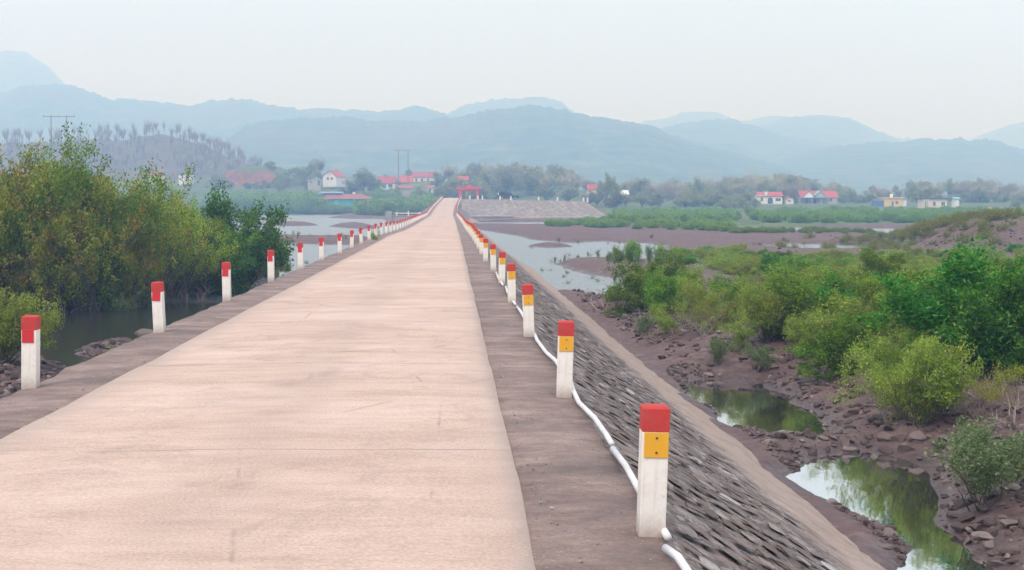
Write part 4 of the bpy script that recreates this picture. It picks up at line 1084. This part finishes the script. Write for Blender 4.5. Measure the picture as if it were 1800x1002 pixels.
def slope_stones():
    rs = np.random.RandomState(31); vs, fs, nb = [], [], 0; y = 3.5; nrm = math.atan(1/SLOPE)
    ca_, sa_ = math.cos(-nrm), math.sin(-nrm)
    while y < 62:
        row = .0; y += .42 + .12*rs.rand() + y*.005
        d = .12
        while d < 3.9:
            w = rs.uniform(.13, .27); d += w
            if d > 1.5 and rs.rand() < (d-1.5)/1.3: continue
            if rs.rand() < .12: continue
            v, f = ROCKS[rs.randint(len(ROCKS))]
            q = v*np.array([w*.54, rs.uniform(.2, .32), .024*rs.uniform(.5, 1.4)]); a = rs.normal(0, .3); ca, sa = math.cos(a), math.sin(a)
            q = np.stack([q[:, 0]*ca-q[:, 1]*sa, q[:, 0]*sa+q[:, 1]*ca, q[:, 2]], 1)
            q = np.stack([q[:, 0]*math.cos(nrm) + q[:, 2]*math.sin(nrm), q[:, 1], -q[:, 0]*math.sin(nrm) + q[:, 2]*math.cos(nrm)], 1)
            yy_ = y + rs.normal(0, .06); dx = (d - w*.5)*math.cos(nrm); dz = (d - w*.5)*math.sin(nrm)
            i_ = dz/(float(road_z(yy_)) + 3.4)*(NS-1)
            vs.append(q + np.array([float(road_x(yy_)) + XR + .04 + dx, yy_, float(road_z(yy_)) - .06 - dz])); fs.append(f + nb); nb += len(v)
    return tag(link('pitching_stone', np_mesh('pitching_stone', np.concatenate(vs), np.concatenate(fs), M['pitch_stone'])), 'rough grey stones set in the pitched slope beside the road', 'stones', kind='stuff')
slope_stones()
def gravel(name, label, n, gen, smin, smax, seed):
    rs = np.random.RandomState(seed); vs, fs, nb = [], [], 0
    for _ in range(n):
        o_, y = gen(rs); s = smin + (smax-smin)*rs.rand()**3; v, f = ROCKS[rs.randint(len(ROCKS))]
        a = rs.rand()*6.28; ca, sa = math.cos(a), math.sin(a); q = v*s
        vs.append(np.stack([q[:, 0]*ca-q[:, 1]*sa + float(road_x(y)) + o_, q[:, 0]*sa+q[:, 1]*ca + y, q[:, 2] + float(road_z(y)) - .033 + s*.25], 1)); fs.append(f + nb); nb += len(v)
    me = np_mesh(name, np.concatenate(vs), np.concatenate(fs), M['crumb'])
    return tag(link(name, me), label, 'gravel', kind='stuff')
def g_rs(rs):
    y = 7 + 32*rs.rand()**1.4
    return (.5 + abs(rs.normal(0, .13)) if rs.rand() < .7 else rs.uniform(.5, 1.2), y)
def g_ls(rs):
    y = 12 + 30*rs.rand()**1.3
    return (-3.78 - abs(rs.normal(0, .14)) if rs.rand() < .6 else rs.uniform(-4.5, -3.8), y)
gravel('gravel', 'loose gravel and crumbs on the right shoulder along the slab edge', 700, g_rs, .003, .017, 5)
gravel('gravel', 'loose gravel and crumbs on the left shoulder along the slab edge', 300, g_ls, .003, .018, 6)
def rock_thing(px, py, s, lab, mat='rock', flat=1.0):
    x, y, z = on_ground(px, py); v, f = rock_verts(np.random.RandomState(int(px*7+py)), 3)
    me = np_mesh('rock', v*np.array([s, s, s*flat]), f, M[mat]); o = link('rock', me)
    o.location = (x, y, max(z, WL-.1) + s*.15); o.rotation_euler = (0, 0, px % 6.28); tag(o, lab, 'rock')
for px, py, s, lab, mt, fl in [(163, 533, .42, 'pale rounded boulder at the far waterline left of the road', 'boulder', 1.4),
    (190, 534, .26, 'flat pale stone right of the pale boulder', 'boulder', .6),
    (98, 537, .16, 'small whitish stone left of the pale boulder', 'boulder', 1.0),
    (258, 585, .4, 'dark rock half hidden behind the second left post', 'rock', 1.2),
    (1540, 803, .20, 'squarish brown stone at the head of the nearest pool', 'boulder', 1.1),
    (1595, 790, .2, 'angular brown slab tilted on the bank above the nearest pool', 'boulder', 1.2),
    (1620, 775, .24, 'grey brown slab behind the tilted one', 'rock', .9),
    (1433, 822, .16, 'dark flat stone on the gravel spit between the pools', 'rock', .7),
    (1455, 748, .16, 'brown stone at the right end of the farther pool', 'boulder', 1.0),
    (1775, 925, .17, 'tan boulder at the lower right by the water', 'boulder', 1.0),
    (1740, 960, .12, 'brown stone below the tan boulder', 'rock', 1.0),
    (1560, 770, .22, 'brown slab on the bank right of the pool gap', 'rock', .8)]:
    rock_thing(px, py, s, lab, mt, fl)
# bits of litter and loose stones on the road edge
for px, py, s, lab, mt in [(1180, 585, .07, 'white scrap of litter on the mud right of the slope', 'litter')]:
    rock_thing(px, py, s, lab, mt)

# ------------------------------------------------------------------ houses
def base_at(px, py, y):
    p = at_y(px, py, y); return p
def house(name, pxl, pxr, pyb, pyt, y, depth, wall, roof, label, kind='gable', roof_frac=.4, doors=(), wins=(), over=.4, rz=0.0, extra=None, floor=.0):
    """a house facing the road; pixel box gives its place and size at distance y"""
    p0 = at_y(pxl, pyb, y); p1 = at_y(pxr, pyb, y); zt = at_y(pxl, pyt, y)[2]
    w = p1[0] - p0[0]; h = zt - p0[2]; cxm = (p0[0] + p1[0])/2
    t = empty(name, (cxm, y + depth/2, p0[2]), rz); tag(t, label, 'house')
    wh = h*(1-roof_frac); hw, hd = w/2, depth/2
    b = MB()
    if kind == 'gable_front':                   # gable end faces the camera
        b.prism([(-hw, -2.5), (hw, -2.5), (hw, wh), (0, h-.12), (-hw, wh)], -hd, hd)
    elif kind == 'gable':
        b.prism_x([(-hd, -2.5), (hd, -2.5), (hd, wh), (0, h-.12), (-hd, wh)], -hw, hw)
    else: b.box(-hw, -hd, -2.5, hw, hd, wh)
    b.build('wall', M[wall], t)
    b = MB(); th = .18; sl = (h-wh)
    if kind == 'gable_front':
        for s in (-1, 1):
            dx = over; zz_ = wh - sl*dx/hw
            b.prism([(s*(hw+dx), zz_), (s*(hw+dx), zz_+th), (0, h+th), (0, h)][::s], -hd-over, hd+over)
    elif kind == 'gable':
        for s in (-1, 1):
            dy = over; zz_ = wh - sl*dy/hd
            b.prism_x([(s*(hd+dy), zz_), (s*(hd+dy), zz_+th), (0, h+th), (0, h)][::s], -hw-over, hw+over)
    elif kind == 'hip':
        o_ = over; z0_ = wh; e_ = min(hw, hd)*.95
        b.add([(-hw-o_,-hd-o_,z0_),(hw+o_,-hd-o_,z0_),(hw+o_,hd+o_,z0_),(-hw-o_,hd+o_,z0_),(-hw+e_,0,h),(hw-e_,0,h)],
              [(0,1,5,4),(1,2,5),(2,3,4,5),(3,0,4),(3,2,1,0)])
    else:
        b.box(-hw-over, -hd-over, wh, hw+over, hd+over, h)
    rf = b.build('roof', M[roof], t)
    for (a, c, z0_, z1_, m) in doors:
        b = MB(); b.box(-hw + a*w, -hd-.06, z0_*wh, -hw + c*w, -hd+.05, z1_*wh); b.build('door', M[m], t)
    for (a, c, z0_, z1_) in wins:
        b = MB(); b.box(-hw + a*w, -hd-.05, z0_*wh, -hw + c*w, -hd+.05, z1_*wh); q = b.build('window', M['dark'], t)
        b = MB(); e_ = .09
        b.box(-hw+a*w-e_, -hd-.10, z0_*wh-e_, -hw+c*w+e_, -hd-.0, z0_*wh); b.box(-hw+(a+c)/2*w-.04, -hd-.08, z0_*wh, -hw+(a+c)/2*w+.04, -hd-.052, z1_*wh)
        b.build('frame', M['wall_cream'], q)
    if extra: extra(t, hw, hd, wh, h)
    return t
def ex_white(t, hw, hd, wh, h):
    b = MB(); b.box(-hw-.25, -hd-.4, wh*.98, -hw*.32, hd, wh*1.08); b.build('flat_roof', M['wall_white'], t)
    b = MB(); b.box(-hw*.42, -hd+.5, wh*1.08, -hw*.22, hd*.2, h*1.04); b.build('parapet', M['wall_white'], t)
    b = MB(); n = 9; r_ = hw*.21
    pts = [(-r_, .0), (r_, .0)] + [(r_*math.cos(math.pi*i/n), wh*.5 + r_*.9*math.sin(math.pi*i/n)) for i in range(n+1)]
    b.prism(pts, -hd-.09, -hd-.03); b.build('arch_shade_panel', M['dark'], t)  # dark panel on the wall, painting in the shade inside the open arch
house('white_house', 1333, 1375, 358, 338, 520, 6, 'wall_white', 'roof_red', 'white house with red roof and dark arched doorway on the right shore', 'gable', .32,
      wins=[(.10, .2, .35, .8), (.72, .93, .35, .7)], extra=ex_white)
house('hut', 1381, 1395, 357, 346, 520, 3, 'wall_cream', 'roof_rust', 'tiny pinkish hut between the white house and the double gabled house', 'gable_front', .35, wins=[(.3, .6, .35, .75)])
def ex_dbl(t, hw, hd, wh, h):
    for cx_, w_, m in ((-hw*.62, hw*.36, 'wall_white'), (-.02*hw, hw*.40, 'wall_grey')):
        b = MB(); b.prism([(cx_-w_, wh*.95), (cx_+w_, wh*.95), (cx_, h-.15)], -hd-1.6, -hd+.2); g = b.build('gable', M[m], t)
        b = MB()
        for s in (-1, 1):
            b.prism([(cx_+s*(w_+.25), wh*.88), (cx_+s*(w_+.25), wh*.88+.2), (cx_, h+.1), (cx_, h-.1)][::s], -hd-1.9, 0)
        b.build('gable_roof', M['roof_red'] if m == 'wall_white' else M['roof_teal'], g)
    b = MB(); b.box(-hw-1.8, -hd-3.4, wh*.86, hw*.45, -hd-.02, wh*.93); b.build('awning', M['roof_teal'], t)
    for q in (-hw-1.5, -hw*.5, 0, hw*.42):
        b = MB(); b.box(q-.12, -hd-3.2, -1.5, q+.12, -hd-2.95, wh*.86); b.build('porch_post', M['wall_grey'], t)
house('gabled_house', 1408, 1472, 358, 336, 530, 7, 'wall_grey', 'roof_red', 'wide house with two white gables, red roof and teal awning', 'gable', .48,
      doors=[(.33, .42, 0, .75, 'wall_blue'), (.12, .2, 0, .7, 'wall_blue')], wins=[(.75, .85, .35, .75)], extra=ex_dbl)
def ex_yel(t, hw, hd, wh, h):
    b = MB(); b.box(hw+.02, -hd+.8, -1.5, hw+1.7, hd, wh*.72); b.build('annex', M['wall_white'], t)
    b = MB(); b.tube([(.1, 0, h), (.1, 0, h+1.0)], .55, 12); b.tube([(.1, 0, h+1.0), (.1, 0, h+1.25)], [.55, .2], 12); b.build('water_tank', M['wall_white'], t)
    b = MB(); b.box(-hw-3.1, -hd+.3, -1.5, -hw-.02, hd-.5, wh*.68); b.build('blue_shed', M['wall_blue'], t)
house('yellow_house', 1554, 1586, 362.5, 347, 480, 5, 'wall_yellow', 'wall_cream', 'small yellow flat roofed house with a water tank on top', 'flat', .1,
      doors=[(.42, .52, 0, .6, 'wall_blue')], wins=[(.63, .77, .3, .62)], extra=ex_yel)
def ex_cream(t, hw, hd, wh, h):
    for q in (-hw+.25, -hw+.95, -hw+1.6):
        b = MB(); b.box(q-.13, -hd-1.1, -1, q+.13, -hd-.85, wh); b.build('porch_column', M['wall_cream'], t)
house('cream_house', 1622, 1664, 366.5, 348, 450, 5, 'wall_cream', 'roof_dark', 'cream house with dark flat roof, two windows and a columned porch', 'flat', .12,
      doors=[(.05, .2, 0, .8, 'wood')], wins=[(.43, .53, .3, .72), (.78, .92, .3, .72)], over=.5, extra=ex_cream)
house('shed', 1720, 1740, 372, 365, 445, 3, 'wall_grey', 'wall_cream', 'low open shed with pale roof right of the cream house', 'flat', .2, doors=[(.7, .9, 0, .9, 'dark')])
house('shed', 1742, 1758, 373, 364, 447, 3, 'wall_cream', 'roof_rust', 'small pale shed rightmost of the far shore sheds', 'gable_front', .3)
house('shed', 1678, 1686, 354, 347, 470, 3, 'wall_white', 'roof_teal', 'tiny white hut beside the cream house under the trees', 'gable', .4)
# left shore and hillside
def ex_teal(t, hw, hd, wh, h):
    b = MB(); b.box(-hw*.9, hd*.2, wh*.85, -hw*.02, hd+3, h+.55); b.build('rear_wing', M['wall_grey'], t)
    b = MB(); b.prism_x([(-hd*.3, h+.25), (-hd*.3, h+.45), (hd+3.2, h+.9), (hd+3.2, h+.7)], -hw*.86, -hw*.05); b.build('blue_roof_edge', M['roof_blue'], t)
    b = MB(); b.prism([(-hw-1.6, wh*.7), (-hw-1.6, wh*.85), (-hw*.7, h+.3), (-hw*.7, h+.1)], -hd-.2, hd); b.build('blue_side_roof', M['roof_blue'], t)
    b = MB(); b.box(hw*.32, -.5, h-.1, hw*.42, .5, h+.75); b.build('roof_vent', M['wall_cream'], t)
    b = MB(); b.box(-hw*.3, -hd-.1, wh*.2, -hw*.15, -hd-.02, wh*.85); b.build('pale_panel', M['roof_teal'], t)
house('waterside_house', 552, 653, 363, 341, 515, 7, 'wall_teal', 'roof_rust', 'long teal walled house with rusty red roof at the far left waterside', 'hip', .40,
      wins=[(.72, .78, .3, .8), (.88, .94, .3, .8)], over=.8, extra=ex_teal)
house('grey_shed', 541, 563, 326, 311, 600, 6, 'wall_grey', 'roof_teal', 'grey shed with pale blue roof on the left hillside', 'gable_front', .38, doors=[(.82, .95, 0, .9, 'dark')], wins=[(.2, .32, .4, .8)])
def ex_gab(t, hw, hd, wh, h):
    b = MB()
    for q in (-.35, 0, .35): b.box(hw*q*.6-.1, -hd-.12, wh, hw*q*.6+.1, -hd-.02, h-.6)
    b.build('gable_bars', M['wall_grey'], t)
house('gabled_house', 573, 599, 318, 300, 615, 9, 'wall_white', 'roof_red', 'white gabled house with bright red roof on the left hillside', 'gable_front', .55, wins=[(.3, .45, .2, .8), (.6, .75, .2, .8)], rz=R(-22), extra=ex_gab)
house('village_house', 666, 694, 331, 310, 600, 7, 'wall_white', 'roof_maroon', 'house with steep maroon roof left of the utility poles', 'gable', .55, doors=[(.2, .45, 0, .8, 'wall_blue')], wins=[(.6, .85, .2, .75)])
house('village_house', 703, 724, 330, 309, 640, 6, 'wall_grey', 'roof_red', 'small orange red roofed house behind the utility poles', 'gable', .5, wins=[(.4, .6, .3, .7)])
house('long_house', 725, 768, 330, 302, 650, 9, 'wall_cream', 'roof_maroon', 'long two storey house with maroon roof near the road end', 'gable', .32, wins=[(.12, .2, .55, .85), (.35, .43, .55, .85), (.6, .68, .55, .85)], doors=[(.0, .06, .0, .99, 'wall_yellow')])
house('village_house', 700, 725, 334, 326, 560, 5, 'wall_grey', 'roof_rust', 'low rusty roofed house under the utility poles', 'gable', .6)
house('village_house', 749, 762, 340, 326, 540, 5, 'wall_white', 'roof_rust', 'small white house with dark doorway just left of the road crest', 'gable', .3, doors=[(.4, .65, 0, .8, 'wood')])
house('village_house', 806, 822, 322, 310, 560, 5, 'wall_cream', 'roof_red', 'red roof half hidden by trees behind the red gate', 'gable', .6)
house('village_house', 1034, 1048, 338, 325, 500, 4, 'wall_cream', 'roof_red', 'small red roofed house left of the tall dark trees', 'gable', .55)
house('village_house', 1086, 1104, 345, 335, 505, 5, 'wall_cream', 'wall_white', 'low pale roofed house right of the tall dark trees', 'gable', .6)
house('village_house', 314, 337, 317, 303, 640, 6, 'wall_white', 'roof_dark', 'white house seen over the left mangroves', 'gable', .25, doors=[(.55, .8, 0, .8, 'wood')])
house('village_house', 262, 285, 317, 300, 660, 6, 'wall_cream', 'roof_rust', 'house with rusty roof mostly hidden by the left mangroves', 'gable', .5)

# ------------------------------------------------------------------ poles
def hframe(px, pyb, pyt, y, gap_px, lab, over_px):
    p = at_y(px, pyb, y); h = at_y(px, pyt, y)[2] - p[2]; g = gap_px/F*y/2; ov = over_px/F*y
    t = empty('utility_pole', (p[0], y, p[2])); tag(t, lab, 'utility pole', 'twin utility poles')
    for s in (-1, 1):
        b = MB(); b.tube([(s*g, 0, -2), (s*g, 0, h)], [.24, .17], 8); b.build('pole', M['pole'], t)
    b = MB(); b.box(-g-ov, -.12, h-.5, g+ov, .12, h-.25); ca = b.build('crossarm', M['pole'], t)
    for x in (-g-ov+.2, 0, g+ov-.2):
        b = MB(); b.tube([(x, 0, h-.25), (x, 0, h+.25)], [.12, .08], 6); b.build('insulator', M['pole'], ca)
hframe(105, 290, 203, 520, 27, 'twin concrete poles with crossarm rising above the left mangroves', 14)
hframe(709, 330, 263, 590, 17, 'twin concrete poles with crossarm near the village houses', 6)
p = at_y(1311, 358, 520); t = empty('lamp_post', (p[0], 520, p[2])); tag(t, 'single thin pale pole left of the white house on the right shore', 'pole')
b = MB(); b.tube([(0, 0, -2), (0, 0, 5.8)], [.16, .1], 8); b.build('pole', M['wall_grey'], t)
b = MB(); b.box(-.5, -.06, 5.6, .5, .06, 5.75); b.build('crossarm', M['pole'], t)

# ------------------------------------------------------------------ red gate
p0 = at_y(809, 352, 432); p1 = at_y(839, 352, 432); zt = at_y(823, 323.5, 432)[2]
gh = zt - p0[2]; gw = p1[0]-p0[0]
t = empty('village_gate', ((p0[0]+p1[0])/2, 432, p0[2])); tag(t, 'bright red village gate with curved roof ends beyond the road crest', 'gate')
for s in (-1, 1):
    b = MB(); b.box(s*gw/2-.42, -.42, -3, s*gw/2+.42, .42, gh*.62); b.build('pillar', M['gate_red'], t, bevel=.03)
b = MB(); b.box(-gw/2-.3, -.35, gh*.56, gw/2+.3, .35, gh*.70); b.build('beam', M['gate_red'], t, bevel=.03)
b = MB(); e = gw/2 + 1.45
pts = [(-e, gh*.84), (-e+.5, gh*.70), (-gw/2, gh*.66), (0, gh*.665), (gw/2, gh*.66), (e-.5, gh*.70), (e, gh*.84), (gw/2+.2, gh*.80), (gw*.28, gh*.775), (-gw*.28, gh*.775), (-gw/2-.2, gh*.80)]
n_ = len(pts); b.prism(pts, -.9, .9); b.build('roof', M['gate_red'], t)
b = MB(); b.prism([(-gw*.24, gh*.775), (gw*.24, gh*.775), (gw*.15, gh*.86), (.35, gh*.93), (0, gh), (-.35, gh*.93), (-gw*.15, gh*.86)], -.7, .7); b.build('roof_crest', M['gate_red'], t)

# ------------------------------------------------------------------ parked car
p0 = at_y(875, 350.5, 337); p1 = at_y(913, 350.5, 337); L = p1[0]-p0[0]; zc = float(EZ(np.array(p0[0])))
t = empty('parked_car', ((p0[0]+p1[0])/2, 337, zc - .05)); tag(t, 'dark grey off road car parked on the far embankment', 'car')
hl = L/2; w2 = .92
b = MB(); b.prism([(-hl+.10, .42), (hl-.12, .40), (hl-.02, .62), (hl-.08, .95), (hl-.35, 1.02), (hl*.42, 1.10), (-hl+.06, 1.10), (-hl+.02, .7)], -w2, w2)
b.build('body', M['car'], t, bevel=.05)
b = MB(); b.prism([(-hl+.10, 1.08), (hl*.44, 1.08), (hl*.16, 1.70), (hl*.05, 1.76), (-hl+.35, 1.78), (-hl+.2, 1.7)], -w2+.1, w2-.1)
b.build('cabin', M['car'], t, bevel=.04)
for s in (-1, 1):
    for (xa, xb, xc, xd) in ((-hl+.34, -hl*.42, -hl*.42, -hl+.36), (-hl*.38, -.1*hl, -.1*hl, -hl*.38), (-.05*hl, hl*.36, hl*.13, -.05*hl)):
        y_ = s*(w2-.1); b = MB()
        b.prism([(xa, 1.16), (xb, 1.16), (xc, 1.64), (xd, 1.64)], min(y_, y_+s*.012), max(y_, y_+s*.012)); b.build('side_window', M['glass'], t)
    for x in (-hl*.60, hl*.60):
        b = MB(); b.tube([(x, s*(w2-.22), .38), (x, s*(w2+.02), .38)], .38, 18); q = b.build('wheel', M['tyre'], t)
        b = MB(); b.tube([(x, s*(w2+.01), .38), (x, s*(w2+.035), .38)], .22, 14); b.build('rim', M['rim'], q)
    b = MB(); b.box(hl-.14, s*.62-.16, .72, hl-.03, s*.62+.16, .9); b.build('headlight', M['lamp_clear'], t)
    b = MB(); b.box(-hl-.0, s*.78-.1, .8, -hl+.1, s*.78+.1, 1.15); b.build('tail_light', M['lamp'], t)
b = MB(); b.tube([(-hl-.16, 0, .95), (-hl+.05, 0, .95)], .34, 16); b.build('spare_wheel', M['tyre'], t)
b = MB(); b.box(-hl-.06, -w2+.06, .42, -hl+.1, w2-.06, .58); b.build('bumper', M['rim'], t)
b = MB(); b.box(-hl+.0, -w2+.02, 1.12, -hl+.22, -w2+.3, 1.7); b.build('rear_pillar', M['wall_white'], t)
# small white marker stones along the embankment crest
for i, (px, lab) in enumerate([(826, 'first'), (840, 'second'), (848, 'third'), (879, 'fourth'), (898, 'fifth'), (947, 'sixth'), (980, 'seventh'), (1026, 'eighth'), (1033, 'ninth')]):
    x = (px-795)/F*332; z = float(EZ(np.array(x)))
    b = MB(); b.add([(-.2,-.2,-.5),(.2,-.2,-.5),(.2,.2,-.5),(-.2,.2,-.5),(-.15,-.15,.85),(.15,-.15,.85),(.15,.15,.85),(-.15,.15,.85)], [(0,3,2,1),(4,5,6,7),(0,1,5,4),(1,2,6,5),(2,3,7,6),(3,0,4,7)])
    o = b.build('marker_stone', M['wall_white'], None, bevel=.03); o.location = (x, 332, z)
    tag(o, f'short white marker post on the embankment crest, {lab} from the left', 'marker post', 'white marker posts on the embankment')

# ------------------------------------------------------------------ air
b = MB(); b.box(-4200, -60, -8, 4200, 5800, 560)
k = N('haze'); pv = k.n('VolumePrincipled')
pv.inputs['Color'].default_value = (*HAZE_COLOR, 1); pv.inputs['Density'].default_value = HAZE_DENSITY
pv.inputs['Absorption Color'].default_value = (1, 1, 1, 1); pv.inputs['Anisotropy'].default_value = 0.0
k.l(pv.outputs[0], k.out.inputs[1])
tag(b.build('haze', k.m), 'pale blue haze filling the valley air', 'haze', kind='stuff')
